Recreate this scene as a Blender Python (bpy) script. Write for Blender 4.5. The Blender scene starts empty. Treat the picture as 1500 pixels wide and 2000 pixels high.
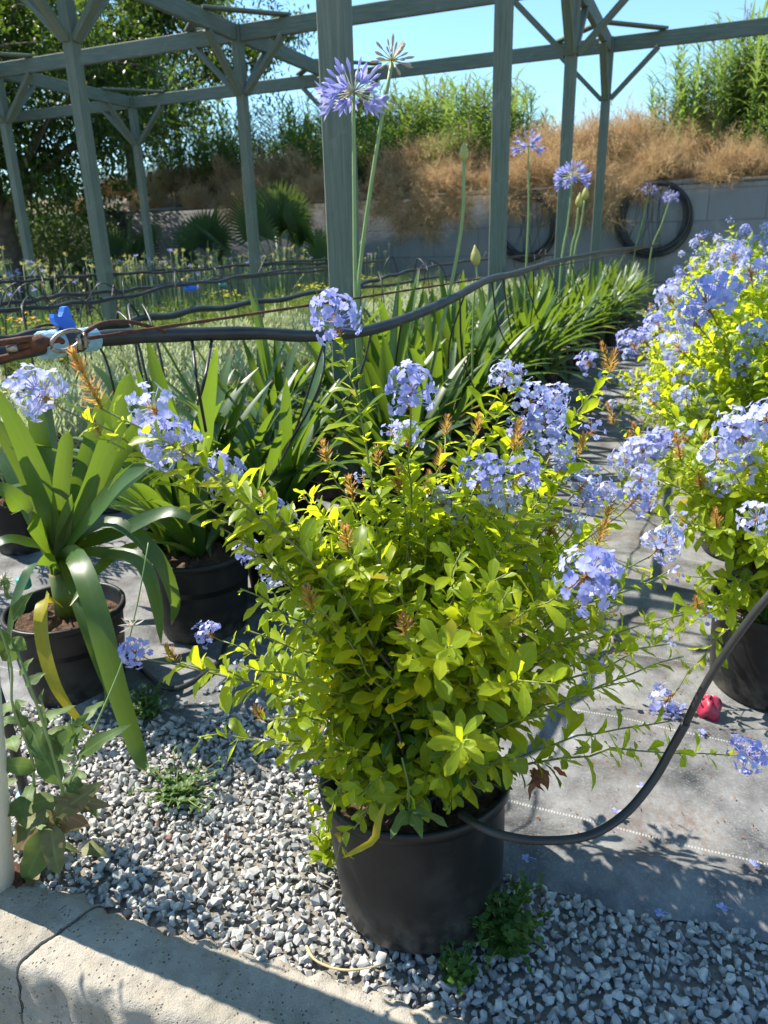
import bpy, bmesh, math, random
import numpy as np
from mathutils import Vector, Matrix

# ------------------------------------------------------------------ camera, sky, sun
scene = bpy.context.scene
COL = scene.collection
CAM_H, FPX, PITCH, ROLL = 1.3, 1436.25, 0.34415, 0.0248
_fw0 = np.array([0, math.cos(PITCH), -math.sin(PITCH)])
_up0 = np.array([0, math.sin(PITCH), math.cos(PITCH)])
_rt0 = np.array([1.0, 0, 0])
RT = _rt0 * math.cos(ROLL) - _up0 * math.sin(ROLL)
UP = _up0 * math.cos(ROLL) + _rt0 * math.sin(ROLL)
FW = _fw0
cd = bpy.data.cameras.new('camera')
cam = bpy.data.objects.new('camera', cd)
COL.objects.link(cam)
cd.sensor_fit = 'HORIZONTAL'
cd.sensor_width = 36
cd.lens = FPX / 1500 * 36
cd.clip_start, cd.clip_end = 0.02, 600
m3 = Matrix((RT, UP, -FW)).transposed()
cam.matrix_world = Matrix.Translation((0, 0, CAM_H)) @ m3.to_4x4()
cd.dof.use_dof = True
cd.dof.focus_distance = 1.4
cd.dof.aperture_fstop = 9.0
scene.camera = cam

SUN_EL, SUN_AZ = math.radians(52), math.atan2(-0.885, 0.465)
w = bpy.data.worlds.new('World')
scene.world = w
w.use_nodes = True
nt = w.node_tree
sky = nt.nodes.new('ShaderNodeTexSky')
sky.sky_type = 'NISHITA'
sky.sun_disc = False
sky.sun_elevation = SUN_EL
sky.sun_rotation = SUN_AZ
sky.air_density = 1.0
sky.dust_density = 0.2
sky.ozone_density = 1.8
bg = nt.nodes['Background']
bg.inputs['Strength'].default_value = 0.125
hue = nt.nodes.new('ShaderNodeMix')
hue.data_type = 'RGBA'
hue.blend_type = 'MULTIPLY'
hue.inputs[0].default_value = 1.0
hue.inputs[7].default_value = (0.74, 0.94, 0.96, 1)
nt.links.new(sky.outputs[0], hue.inputs[6])
nt.links.new(hue.outputs[2], bg.inputs['Color'])
sd = bpy.data.lights.new('sun', 'SUN')
sun = bpy.data.objects.new('sun', sd)
COL.objects.link(sun)
sd.energy = 5.0
sd.angle = math.radians(0.5)
sd.color = (1.0, 0.93, 0.80)
SUNV = Vector((math.sin(SUN_AZ) * math.cos(SUN_EL), math.cos(SUN_AZ) * math.cos(SUN_EL), math.sin(SUN_EL)))
sun.rotation_euler = SUNV.to_track_quat('Z', 'Y').to_euler()
scene.view_settings.view_transform = 'Standard'
scene.view_settings.look = 'None'
scene.view_settings.exposure = 1.15
scene.view_settings.gamma = 1
scene.cycles.max_bounces = 10
scene.cycles.diffuse_bounces = 8
scene.cycles.transmission_bounces = 6
scene.cycles.sample_clamp_indirect = 6

# ------------------------------------------------------------------ geometry helpers
R = np.random.default_rng(11)
UV_U = np.array([0.39517, 0.91861])      # along the plant rows
UV_V = np.array([0.91861, -0.39517])     # across them


def A(*p):
    return np.array(p, float)


def at(px, py, d):
    """World point on the sight line of a photograph pixel, d metres ahead."""
    r = (px - 750) / FPX * RT + (1000 - py) / FPX * UP + FW
    return A(0, 0, CAM_H) + r * (d / r[1])


def ground(px, py, z=0.0):
    r = (px - 750) / FPX * RT + (1000 - py) / FPX * UP + FW
    return A(0, 0, CAM_H) + r * ((z - CAM_H) / r[2])


def row(u, v, z=0.0):
    p = UV_U * u + UV_V * v
    return A(p[0], p[1], z)


def nrm(a):
    a = np.asarray(a, float)
    return a / np.maximum(np.linalg.norm(a, axis=-1, keepdims=True), 1e-9)


def rand_dirs(n, rng=None):
    return nrm((rng or R).normal(size=(n, 3)))


def wob(x, y, sc=1.0, seed=0, n=7):
    """Cheap smooth noise, about -1..1."""
    g = np.random.default_rng(seed)
    o = 0
    for k in range(n):
        a = g.uniform(0, 6.283)
        f = sc * g.uniform(0.5, 2.2)
        o = o + np.sin((x * np.cos(a) + y * np.sin(a)) * f + g.uniform(0, 6.28))
    return o / n * 1.6


class MB:
    def __init__(s):
        s.v, s.c, s.f, s.n = [], [], [], 0

    def add(s, v, f, c=None):
        v = np.asarray(v, float).reshape(-1, 3)
        f = np.asarray(f, int)
        if c is None:
            c = np.zeros((len(v), 4))
        s.v.append(v)
        s.c.append(np.asarray(c, float))
        s.f.append(f + s.n)
        s.n += len(v)

    def mesh(s, name, mat, org=None, smooth=True):
        v = np.concatenate(s.v)
        c = np.concatenate(s.c)
        if org is not None:
            v = v - np.asarray(org, float)
        me = bpy.data.meshes.new(name)
        me.vertices.add(len(v))
        me.vertices.foreach_set('co', v.astype(np.float32).ravel())
        tot = np.concatenate([np.full(len(f), f.shape[1]) for f in s.f])
        lv = np.concatenate([f.ravel() for f in s.f])
        st = np.concatenate([[0], np.cumsum(tot)[:-1]])
        me.loops.add(len(lv))
        me.loops.foreach_set('vertex_index', lv.astype(np.int32))
        me.polygons.add(len(tot))
        me.polygons.foreach_set('loop_start', st.astype(np.int32))
        me.polygons.foreach_set('use_smooth', np.full(len(tot), smooth))
        a = me.attributes.new('tint', 'FLOAT_COLOR', 'POINT')
        a.data.foreach_set('color', c.astype(np.float32).ravel())
        me.update(calc_edges=True)
        me.validate()
        me.materials.append(mat)
        return me

    def build(s, name, mat, parent=None, org=None, smooth=True):
        if s.n == 0:
            return None
        if org is None and parent is not None:
            org = np.array(parent.location)
            if parent.parent is not None:
                org = org + np.array(parent.parent.location)
        return link(name, s.mesh(name, mat, org, smooth), parent)


def link(name, me, parent=None):
    o = bpy.data.objects.new(name, me)
    COL.objects.link(o)
    if parent is not None:
        o.parent = parent
    return o


def tag(o, label=None, cat=None, group=None, kind=None):
    if label:
        o['label'] = label
    if cat:
        o['category'] = cat
    if group:
        o['group'] = group
    if kind:
        o['kind'] = kind
    return o


def thing(name, label, cat, loc=(0, 0, 0), group=None, rz=0.0):
    o = bpy.data.objects.new(name, None)
    COL.objects.link(o)
    o.location = loc
    o.rotation_euler = (0, 0, rz)
    o.empty_display_size = 0.05
    return tag(o, label, cat, group)


def copy_tree(o, parent=None):
    c = o.copy()
    COL.objects.link(c)
    c.parent = parent
    for ch in list(o.children):
        copy_tree(ch, c)
    return c


P_OBOV = ([0, .12, .35, .62, .82, .93, 1], [.10, .17, .62, 1.0, .90, .58, .10])
P_LANCE = ([0, .15, .4, .75, 1], [.25, .75, 1.0, .62, .03])
P_STRAP = ([0, .08, .3, .58, .80, .92, 1], [.62, .7, .92, 1.0, .76, .42, .03])
P_PETAL = ([0, .2, .6, .88, 1], [.12, .35, .95, 1.0, .62])
P_NEEDLE = ([0, .3, 1], [.8, 1.0, .15])
P_GRASS = ([0, .1, .3, 1], [.7, 1.0, .9, .02])


def leaves(mb, base, d, n, L, W, bend=0.4, prof=P_OBOV, nt=5, fold=0.25, rnd=None, ext=0.0, wave=0.0):
    base = np.atleast_2d(base)
    N = len(base)
    d = nrm(np.broadcast_to(d, (N, 3)))
    n = np.broadcast_to(n, (N, 3)) + 1e-4 * A(.3, .5, .7)
    side = nrm(np.cross(d, n))
    n = np.cross(side, d)
    L = np.broadcast_to(L, N)[:, None]
    W = np.broadcast_to(W, N)[:, None]
    bend = np.broadcast_to(bend, N)[:, None]
    t = np.linspace(0, 1, nt)
    th = bend * (t ** 1.25)[None]
    dt = np.diff(t, prepend=0)
    thm = np.concatenate([th[:, :1], (th[:, 1:] + th[:, :-1]) / 2], 1)
    cx = np.cumsum(np.cos(thm) * dt, 1) * L
    cz = -np.cumsum(np.sin(thm) * dt, 1) * L
    pos = base[:, None] + cx[..., None] * d[:, None] + cz[..., None] * n[:, None]
    nn = n[:, None] * np.cos(th)[..., None] + d[:, None] * np.sin(th)[..., None]
    wd = np.interp(t, *prof)[None] * W / 2
    if rnd is None:
        rnd = R.random(N)
    rnd = np.broadcast_to(rnd, N)
    ext = np.broadcast_to(ext, N)
    V = np.zeros((N, nt, 3, 3))
    C = np.zeros((N, nt, 3, 4))
    for k in (-1, 0, 1):
        ph = R.uniform(0, 6.28, (N, 1))
        wv = wave * wd * np.sin(t[None] * 11 + ph) * abs(k)
        V[:, :, k + 1] = pos + side[:, None] * (k * wd)[..., None] + nn * (fold * wd * abs(k) + wv)[..., None]
        C[:, :, k + 1, 0] = rnd[:, None]
        C[:, :, k + 1, 1] = abs(k)
        C[:, :, k + 1, 2] = t[None]
        C[:, :, k + 1, 3] = ext[:, None]
    f = []
    for r_ in range(nt - 1):
        for k in (0, 1):
            a = r_ * 3 + k
            f.append((a, a + 1, a + 4, a + 3))
    f = np.array(f)
    F = (np.arange(N)[:, None, None] * (nt * 3) + f[None]).reshape(-1, 4)
    mb.add(V.reshape(-1, 3), F, C.reshape(-1, 4))


def spline(pts, n):
    """Catmull-Rom through pts, n samples."""
    p = np.asarray(pts, float)
    p = np.vstack([2 * p[0] - p[1], p, 2 * p[-1] - p[-2]])
    out = []
    seg = len(p) - 3
    for s in np.linspace(0, seg - 1e-6, n):
        i = int(s)
        t = s - i
        a, b, c, e = p[i:i + 4]
        out.append(.5 * ((2 * b) + (c - a) * t + (2 * a - 5 * b + 4 * c - e) * t * t + (3 * b - a - 3 * c + e) * t ** 3))
    return np.array(out)


def tube(mb, pts, r, sides=6, rnd=0.5, cap=True, ext=0.0):
    p = np.asarray(pts, float)
    M = len(p)
    r = np.broadcast_to(r, M)
    tg = nrm(np.gradient(p, axis=0))
    ref = A(0, 0, 1) if abs(tg[:, 2]).mean() < 0.8 else A(1, 0, 0)
    x = nrm(np.cross(tg, ref))
    y = np.cross(tg, x)
    a = np.arange(sides) / sides * 2 * np.pi
    V = p[:, None] + (np.cos(a)[None, :, None] * x[:, None] + np.sin(a)[None, :, None] * y[:, None]) * r[:, None, None]
    i, j = np.meshgrid(np.arange(M - 1), np.arange(sides), indexing='ij')
    j2 = (j + 1) % sides
    F = np.stack([i * sides + j, i * sides + j2, (i + 1) * sides + j2, (i + 1) * sides + j], -1).reshape(-1, 4)
    C = np.zeros((M, sides, 4))
    C[..., 0] = rnd
    C[..., 2] = np.linspace(0, 1, M)[:, None]
    C[..., 3] = ext
    base = mb.n
    mb.add(V.reshape(-1, 3), F, C.reshape(-1, 4))
    if cap and sides > 2:
        mb.f.append(np.array([[base + k for k in range(sides)][::-1]]))
        mb.f.append(np.array([[base + (M - 1) * sides + k for k in range(sides)]]))


def ribbon(mb, pts, wid, up, prof=P_STRAP, n=16, fold=0.3, rnd=0.5, ext=0.0):
    """A long leaf along a path, keel in the middle."""
    p = spline(pts, n)
    tg = nrm(np.gradient(p, axis=0))
    up = np.broadcast_to(np.asarray(up, float), p.shape)
    side = nrm(np.cross(tg, up))
    nn = np.cross(side, tg)
    t = np.linspace(0, 1, n)
    wd = (np.interp(t, *prof) * wid / 2)[:, None]
    rp = [nn * wd * .10 * np.sin(t * 9 + q)[:, None] for q in R.uniform(0, 6, 2)]
    V = np.stack([p - side * wd + nn * wd * fold + rp[0], p, p + side * wd + nn * wd * fold + rp[1]], 1)
    C = np.zeros((n, 3, 4))
    C[..., 0] = rnd
    C[:, 0, 1] = C[:, 2, 1] = 1
    C[..., 2] = t[:, None]
    C[..., 3] = ext
    f = []
    for r_ in range(n - 1):
        for k in (0, 1):
            a = r_ * 3 + k
            f.append((a, a + 1, a + 4, a + 3))
    mb.add(V.reshape(-1, 3), f, C.reshape(-1, 4))


def bar(mb, p0, p1, wx, wz, up=(0, 0, 1), ch=0.006, rnd=0.5):
    """A timber with chamfered edges."""
    p0, p1 = A(*p0), A(*p1)
    tg = nrm(p1 - p0)
    up = np.asarray(up, float)
    s = nrm(np.cross(tg, up))
    u = np.cross(s, tg)
    a, b = wx / 2, wz / 2
    prof = [(-a + ch, -b), (a - ch, -b), (a, -b + ch), (a, b - ch), (a - ch, b), (-a + ch, b), (-a, b - ch), (-a, -b + ch)]
    V = []
    for q in (p0, p1):
        for x, z in prof:
            V.append(q + s * x + u * z)
    c = np.zeros((16, 4))
    c[:, 0] = rnd
    b0 = mb.n
    mb.add(V, [(k, (k + 1) % 8, 8 + (k + 1) % 8, 8 + k) for k in range(8)], c)
    mb.f.append(np.array([[b0 + k for k in range(8)][::-1]]))
    mb.f.append(np.array([[b0 + 8 + k for k in range(8)]]))


def lathe(mb, prof, ctr=(0, 0, 0), sides=48, rnd=0.5):
    prof = np.asarray(prof, float)
    a = np.arange(sides) / sides * 2 * np.pi
    V = np.stack([prof[:, 0][:, None] * np.cos(a)[None], prof[:, 0][:, None] * np.sin(a)[None],
                  np.broadcast_to(prof[:, 1][:, None], (len(prof), sides))], -1) + np.asarray(ctr, float)
    M = len(prof)
    i, j = np.meshgrid(np.arange(M - 1), np.arange(sides), indexing='ij')
    j2 = (j + 1) % sides
    F = np.stack([i * sides + j, i * sides + j2, (i + 1) * sides + j2, (i + 1) * sides + j], -1).reshape(-1, 4)
    C = np.zeros((M * sides, 4))
    C[:, 0] = rnd
    mb.add(V.reshape(-1, 3), F, C)


def box(mb, c, sx, sy, sz, rz=0.0, rnd=0.5, ch=0.004):
    c = A(*c)
    d = A(math.cos(rz), math.sin(rz), 0) * sx / 2
    bar(mb, c - d, c + d, sy, sz, ch=ch, rnd=rnd)


# ------------------------------------------------------------------ materials
def mat_new(name):
    m = bpy.data.materials.new(name)
    m.use_nodes = True
    t = m.node_tree
    t.nodes.clear()
    out = t.nodes.new('ShaderNodeOutputMaterial')
    return m, t, out


class G:
    """Small node-graph helper."""

    def __init__(s, t):
        s.t = t

    def n(s, typ, ins=None, **kw):
        nd = s.t.nodes.new(typ)
        for k, v in kw.items():
            setattr(nd, k, v)
        for k, v in (ins or {}).items():
            if isinstance(v, bpy.types.NodeSocket):
                s.t.links.new(v, nd.inputs[k])
            else:
                nd.inputs[k].default_value = v
        return nd

    def mix(s, a, b, f, blend='MIX'):
        nd = s.t.nodes.new('ShaderNodeMix')
        nd.data_type = 'RGBA'
        nd.blend_type = blend
        for k, v in ((0, f), (6, a), (7, b)):
            if isinstance(v, bpy.types.NodeSocket):
                s.t.links.new(v, nd.inputs[k])
            elif k == 0:
                nd.inputs[k].default_value = v
            else:
                nd.inputs[k].default_value = (*v, 1)
        return nd.outputs[2]

    def ramp(s, f, stops):
        nd = s.t.nodes.new('ShaderNodeValToRGB')
        cr = nd.color_ramp
        while len(cr.elements) < len(stops):
            cr.elements.new(0.5)
        for e, (p, c) in zip(cr.elements, stops):
            e.position = p
            e.color = (*c, 1) if len(c) == 3 else c
        s.t.links.new(f, nd.inputs[0])
        return nd.outputs[0]

    def math(s, op, a, b=0.0):
        nd = s.t.nodes.new('ShaderNodeMath')
        nd.operation = op
        for k, v in ((0, a), (1, b)):
            if isinstance(v, bpy.types.NodeSocket):
                s.t.links.new(v, nd.inputs[k])
            else:
                nd.inputs[k].default_value = v
        return nd.outputs[0]

    def mrange(s, v, a, b, c=0.0, d=1.0):
        return s.n('ShaderNodeMapRange', {0: v, 1: a, 2: b, 3: c, 4: d}).outputs[0]

    def noise(s, vec, scale, detail=4, rough=0.6):
        return s.n('ShaderNodeTexNoise', {'Vector': vec, 'Scale': scale, 'Detail': detail, 'Roughness': rough}).outputs[0]


def tint(g):
    a = g.n('ShaderNodeAttribute', attribute_name='tint')
    sp = g.n('ShaderNodeSeparateColor', {0: a.outputs['Color']})
    return sp.outputs[0], sp.outputs[1], sp.outputs[2], a.outputs['Alpha']


def geo_pos(g):
    return g.n('ShaderNodeNewGeometry').outputs['Position']


def leaf_mat(name, c_dark, c_light, c_old_shaded=None, trans=0.45, tcol=None, rough=0.45, vein=0.25, tip=None, spec=0.4, stripe=0.0, btip=None, spots=False):
    m, t, out = mat_new(name)
    g = G(t)
    r, ac, al, ex = tint(g)
    col = g.mix(c_dark, c_light, r)
    if c_old_shaded is not None:
        col = g.mix(col, c_old_shaded, ex)  # old-leaf colour; on plumbago it also carries painted inner shade
    no = g.noise(g.n('ShaderNodeTexCoord').outputs['Object'], 60, 3)
    col = g.mix(col, (0, 0, 0), g.mrange(no, .35, .75, .22, 0.0))
    if vein:
        mid = g.mrange(ac, 0.0, .16, vein, 0.0)
        col = g.mix(col, tuple(min(1, x * 1.5 + .05) for x in c_light), mid)
    if tip is not None:
        col = g.mix(col, tip, g.mrange(al, .55, 1.0, 0, .8))
    if stripe:
        sn = g.math('SINE', g.math('MULTIPLY', ac, 44.0))
        col = g.mix(col, (0, 0, 0), g.mrange(sn, -1, 1, 0, stripe * .5))
        bl = g.mrange(g.noise(g.n('ShaderNodeTexCoord').outputs['Object'], 14, 4), .5, .75, 0, .35)
        col = g.mix(col, c_light, bl)
    if spots:
        sp_ = g.math('MULTIPLY', g.mrange(g.noise(g.n('ShaderNodeTexCoord').outputs['Object'], 330, 2), .66, .72), g.mrange(g.noise(g.n('ShaderNodeTexCoord').outputs['Object'], 22, 2), .5, .6))
        col = g.mix(col, (.24, .13, .03), g.math('MULTIPLY', sp_, .7))
        col = g.mix(col, (.42, .30, .03), g.mrange(r, .968, .978, 0, .85))
    if btip is not None:
        col = g.mix(col, btip, g.mrange(al, .955, .99, 0, .9))
    tc = tcol or tuple(min(1, x * 1.6) for x in c_light)
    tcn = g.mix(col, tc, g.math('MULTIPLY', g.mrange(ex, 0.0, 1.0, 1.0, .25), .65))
    p = g.n('ShaderNodeBsdfPrincipled', {'Base Color': col, 'Roughness': rough, 'Specular IOR Level': spec})
    tr = g.n('ShaderNodeBsdfTranslucent', {'Color': tcn})
    tf = g.mrange(ex, 0.0, 1.0, trans, trans * .45) if c_old_shaded is not None else trans
    mx = g.n('ShaderNodeMixShader', {0: tf, 1: p.outputs[0], 2: tr.outputs[0]})
    t.links.new(mx.outputs[0], out.inputs[0])
    return m


def plain(name, col, rough=0.5, col2=None, nscale=20, bump=0.0, bscale=60, metal=0.0, spec=0.5, lo=.35, hi=.65):
    m, t, out = mat_new(name)
    g = G(t)
    oc = g.n('ShaderNodeTexCoord').outputs['Object']
    ins = {'Roughness': rough, 'Metallic': metal, 'Specular IOR Level': spec}
    if col2 is not None:
        ins['Base Color'] = g.mix(col, col2, g.mrange(g.noise(oc, nscale, 6), lo, hi))
    else:
        ins['Base Color'] = (*col, 1)
    p = g.n('ShaderNodeBsdfPrincipled', ins)
    if bump:
        b = g.n('ShaderNodeBump', {'Strength': bump, 'Distance': .01, 'Height': g.noise(oc, bscale, 6)})
        t.links.new(b.outputs[0], p.inputs['Normal'])
    t.links.new(p.outputs[0], out.inputs[0])
    return m


M = {}
M['plum_leaf'] = leaf_mat('plumbago_leaf', (.12, .225, .014), (.39, .48, .026), (.032, .105, .018), .60, (.84, .93, .022), .38, spots=True)  # the deep green of old leaves is darkened further as painted shade
M['plum_stem'] = plain('plumbago_stem', (.20, .24, .05), .6, (.12, .12, .05), 30)
M['wood_stem'] = plain('woody_stem', (.12, .075, .045), .8, (.06, .04, .03), 60)
M['petal'] = leaf_mat('plumbago_petal', (.33, .355, .80), (.62, .645, .94), None, .42, (.46, .48, .95), .6, vein=.0, spec=.2)
M['petal_pale'] = leaf_mat('plumbago_petal_pale', (.48, .51, .86), (.72, .74, .94), None, .38, (.60, .62, .95), .6, vein=.0, spec=.2)
M['calyx'] = leaf_mat('calyx', (.42, .40, .06), (.50, .26, .09), None, .45, (.8, .5, .10), .5, vein=0, tip=(.70, .13, .20))
M['agap_leaf'] = leaf_mat('agapanthus_leaf', (.018, .062, .014), (.058, .135, .024), (.40, .30, .03), .32, (.36, .55, .03), .40, vein=.18, spec=.6, stripe=.35, tip=None, btip=(.30, .20, .07))
M['agap_stalk'] = plain('agapanthus_stalk', (.16, .25, .08), .45, (.22, .30, .11), 14)
M['agap_petal'] = leaf_mat('agapanthus_petal', (.33, .33, .76), (.52, .52, .88), (.42, .42, .08), .4, (.5, .5, .9), .5, vein=.35, spec=.2)
M['agap_dry'] = leaf_mat('agapanthus_withered', (.48, .40, .40), (.62, .55, .52), (.5, .46, .08), .35, (.6, .55, .4), .6, vein=0)
M['bud_yel'] = leaf_mat('pale_bud', (.45, .46, .14), (.58, .55, .24), None, .35, (.7, .65, .2), .5, vein=0)
M['silver'] = leaf_mat('silver_leaf', (.28, .35, .17), (.52, .58, .38), (.14, .20, .09), .38, (.6, .68, .32), .55, vein=.1)
M['feather'] = leaf_mat('feathery_leaf', (.13, .21, .035), (.30, .40, .06), (.05, .08, .02), .35, (.35, .45, .06), .5, vein=0)
M['orange'] = leaf_mat('orange_flower', (.8, .25, .03), (.85, .4, .05), None, .35, None, .5, vein=0)
M['yellow'] = leaf_mat('yellow_flower', (.8, .6, .04), (.85, .7, .06), None, .35, None, .5, vein=0)
M['tree_leaf'] = leaf_mat('tree_leaf', (.022, .055, .012), (.05, .105, .02), None, .34, (.24, .38, .03), .4, vein=.1)
M['reed'] = leaf_mat('reed_leaf', (.07, .15, .035), (.19, .30, .08), (.42, .36, .20), .42, (.42, .58, .10), .45, vein=.1)
M['hedge'] = leaf_mat('hedge_leaf', (.05, .105, .025), (.11, .19, .04), None, .40, (.32, .48, .06), .45, vein=.0)
M['plume'] = leaf_mat('reed_plume', (.30, .17, .12), (.42, .26, .18), None, .3, None, .8, vein=0)
M['dry'] = leaf_mat('dry_brush', (.48, .33, .17), (.74, .54, .31), (.30, .21, .12), .38, (.80, .58, .32), .8, vein=0, spec=.1)
M['palm'] = leaf_mat('palm_leaf', (.035, .09, .025), (.08, .15, .035), (.05, .09, .07), .35, (.26, .36, .03), .4, vein=.1)
M['weed'] = leaf_mat('weed_leaf', (.07, .13, .04), (.14, .22, .06), (.24, .13, .07), .35, (.3, .42, .06), .55, vein=.35)
M['mint'] = leaf_mat('mint_leaf', (.04, .10, .02), (.09, .17, .03), (.2, .17, .03), .33, (.2, .36, .04), .5, vein=.2)
M['dead'] = leaf_mat('dead_leaf', (.16, .06, .03), (.30, .13, .06), None, .25, None, .7, vein=.1)
M['yellow_leaf'] = leaf_mat('yellowed_leaf', (.30, .30, .02), (.6, .46, .03), None, .45, (.8, .62, .02), .45, vein=.1)
M['bark'] = plain('bark', (.07, .05, .035), .9, (.13, .10, .07), 9, .6, 25)
M['rubber'] = plain('hose_plastic', (.012, .0125, .014), .45, (.032, .032, .034), 9, .05, 200)
M['rust'] = plain('rusty_iron', (.14, .045, .018), .85, (.045, .02, .013), 60, .5, 300)
M['galv'] = plain('galvanised_steel', (.38, .36, .33), .4, (.2, .13, .09), 60, .2, 200, metal=.6)
M['blue'] = plain('blue_plastic', (.015, .13, .66), .38, (.02, .16, .70), 30)
M['pale_blue'] = plain('pale_blue_plastic', (.16, .36, .50), .55, (.28, .42, .50), 50)
M['white'] = plain('white_paint', (.70, .68, .62), .5, (.42, .28, .17), 22, .1, 60, lo=.62, hi=.74)
M['red'] = plain('red_plastic', (.42, .03, .07), .45, (.3, .02, .05), 30)
M['straw'] = plain('straw', (.55, .40, .20), .7, (.4, .3, .15), 30)
M['fluff'] = plain('seed_fluff', (.75, .72, .66), .9)
M['teal'] = plain('teal_plastic', (.03, .30, .27), .4)


def m_pot():
    m, t, out = mat_new('black_pot_plastic')
    g = G(t)
    tc = g.n('ShaderNodeTexCoord').outputs['Object']
    st = g.n('ShaderNodeMapping', {'Vector': tc, 'Scale': (1, 1, 12)}).outputs[0]
    du = g.mrange(g.noise(tc, 9, 6), .48, .72)
    sep = g.n('ShaderNodeSeparateXYZ', {0: tc}).outputs[2]
    low = g.math('MULTIPLY', g.mrange(sep, .11, 0.0), g.mrange(g.noise(tc, 26, 6), .40, .66))
    col = g.mix((.010, .0105, .0115), (.026, .026, .026), du)
    col = g.mix(col, (.16, .145, .125), g.math('MULTIPLY', low, .55))
    scr = g.mrange(g.noise(st, 45, 3), .66, .72, 0, .5)
    col = g.mix(col, (.07, .068, .066), scr)
    p = g.n('ShaderNodeBsdfPrincipled', {'Base Color': col, 'Roughness': g.mrange(du, 0, 1, .42, .6), 'Specular IOR Level': .3})
    b = g.n('ShaderNodeBump', {'Strength': .12, 'Distance': .003, 'Height': g.noise(st, 30, 4)})
    t.links.new(b.outputs[0], p.inputs['Normal'])
    t.links.new(p.outputs[0], out.inputs[0])
    return m


def m_soil():
    m, t, out = mat_new('potting_soil')
    g = G(t)
    tc = g.n('ShaderNodeTexCoord').outputs['Object']
    col = g.ramp(g.noise(tc, 70, 8, .7), [(.3, (.035, .02, .012)), (.55, (.13, .07, .04)), (.75, (.26, .16, .10))])
    p = g.n('ShaderNodeBsdfPrincipled', {'Base Color': col, 'Roughness': .95})
    b = g.n('ShaderNodeBump', {'Strength': .9, 'Distance': .02, 'Height': g.noise(tc, 60, 8, .7)})
    t.links.new(b.outputs[0], p.inputs['Normal'])
    t.links.new(p.outputs[0], out.inputs[0])
    return m


def m_wood():
    m, t, out = mat_new('weathered_treated_pine')
    g = G(t)
    tc = g.n('ShaderNodeTexCoord').outputs['Generated']
    oc = g.n('ShaderNodeTexCoord').outputs['Object']
    st = g.n('ShaderNodeMapping', {'Vector': oc, 'Scale': (9, 9, .5)}).outputs[0]
    gr = g.noise(st, 8, 8, .65)
    col = g.ramp(gr, [(.3, (.048, .074, .054)), (.5, (.092, .124, .092)), (.7, (.155, .182, .135))])
    pat = g.mrange(g.noise(oc, 1.6, 4), .35, .7)
    col = g.mix(col, (.15, .155, .13), g.math('MULTIPLY', pat, .6))
    ck = g.noise(g.n('ShaderNodeMapping', {'Vector': oc, 'Scale': (26, 26, .45)}).outputs[0], 3.5, 5, .7)
    col = g.mix(col, (.03, .035, .028), g.mrange(ck, .62, .70, 0, .7))
    col = g.mix(col, (.24, .245, .21), g.mrange(g.noise(oc, 7, 5), .6, .75, 0, .5))
    kn = g.n('ShaderNodeTexVoronoi', {'Vector': g.n('ShaderNodeMapping', {'Vector': oc, 'Scale': (2.2, 2.2, 1.1)}).outputs[0], 'Scale': 2.4})
    col = g.mix(col, (.06, .05, .035), g.mrange(kn.outputs['Distance'], .02, .06, .8, 0))
    p = g.n('ShaderNodeBsdfPrincipled', {'Base Color': col, 'Roughness': .75})
    b = g.n('ShaderNodeBump', {'Strength': .35, 'Distance': .004, 'Height': gr})
    t.links.new(b.outputs[0], p.inputs['Normal'])
    t.links.new(p.outputs[0], out.inputs[0])
    return m


def m_fabric():
    m, t, out = mat_new('woven_weed_fabric')
    g = G(t)
    pos = geo_pos(g)
    rot = g.n('ShaderNodeMapping', {'Vector': pos, 'Rotation': (0, 0, math.radians(23.28))}).outputs[0]
    sep = g.n('ShaderNodeSeparateXYZ', {0: rot})
    X, Y = sep.outputs[0], sep.outputs[1]
    wv = g.math('MULTIPLY', g.math('SINE', g.math('MULTIPLY', X, 2900)), g.math('SINE', g.math('MULTIPLY', Y, 2100)))
    dust = g.mrange(g.noise(pos, 5.5, 8, .62),         .30, .62)
    fine = g.noise(pos, 160, 4, .7)
    col = g.mix((.028, .031, .037), (.24, .243, .246), dust)
    col = g.mix(col, (.36, .345, .325), g.mrange(fine, .52, .78, 0, .75))
    spk = g.mrange(g.noise(pos, 520, 2, .6), .66, .74)
    col = g.mix(col, (.50, .50, .50), g.math('MULTIPLY', spk, .55))
    drt = g.math('MULTIPLY', g.mrange(g.noise(pos, 2.3, 6, .65), .53, .70), g.mrange(g.noise(pos, 45, 5, .7), .40, .60))
    col = g.mix(col, (.15, .09, .06), g.math('MULTIPLY', drt, .85))
    col = g.mix(col, (.035, .035, .04), g.math('MULTIPLY', g.mrange(g.noise(pos, 3.1, 7, .7), .50, .66), .55))
    # white thread lines woven across, dotted
    fr = g.math('ABSOLUTE', g.math('SUBTRACT', g.math('FRACT', g.math('ADD', g.math('MULTIPLY', Y, 2.38), g.math('MULTIPLY', g.noise(pos, 1.4, 2), .05))), .5))
    ln = g.math('MULTIPLY', g.math('LESS_THAN', fr, .0075), g.math('GREATER_THAN', g.math('SINE', g.math('MULTIPLY', X, 900)), -.1))
    col = g.mix(col, (.55, .55, .52), g.math('MULTIPLY', ln, .45))
    p = g.n('ShaderNodeBsdfPrincipled', {'Base Color': col, 'Roughness': .7, 'Specular IOR Level': .3})
    hgt = g.math('ADD', g.math('MULTIPLY', wv, .25), g.math('ADD', fine, g.math('MULTIPLY', g.noise(pos, 26, 5), 3)))
    b = g.n('ShaderNodeBump', {'Strength': .45, 'Distance': .004, 'Height': hgt})
    t.links.new(b.outputs[0], p.inputs['Normal'])
    t.links.new(p.outputs[0], out.inputs[0])
    return m


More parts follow.
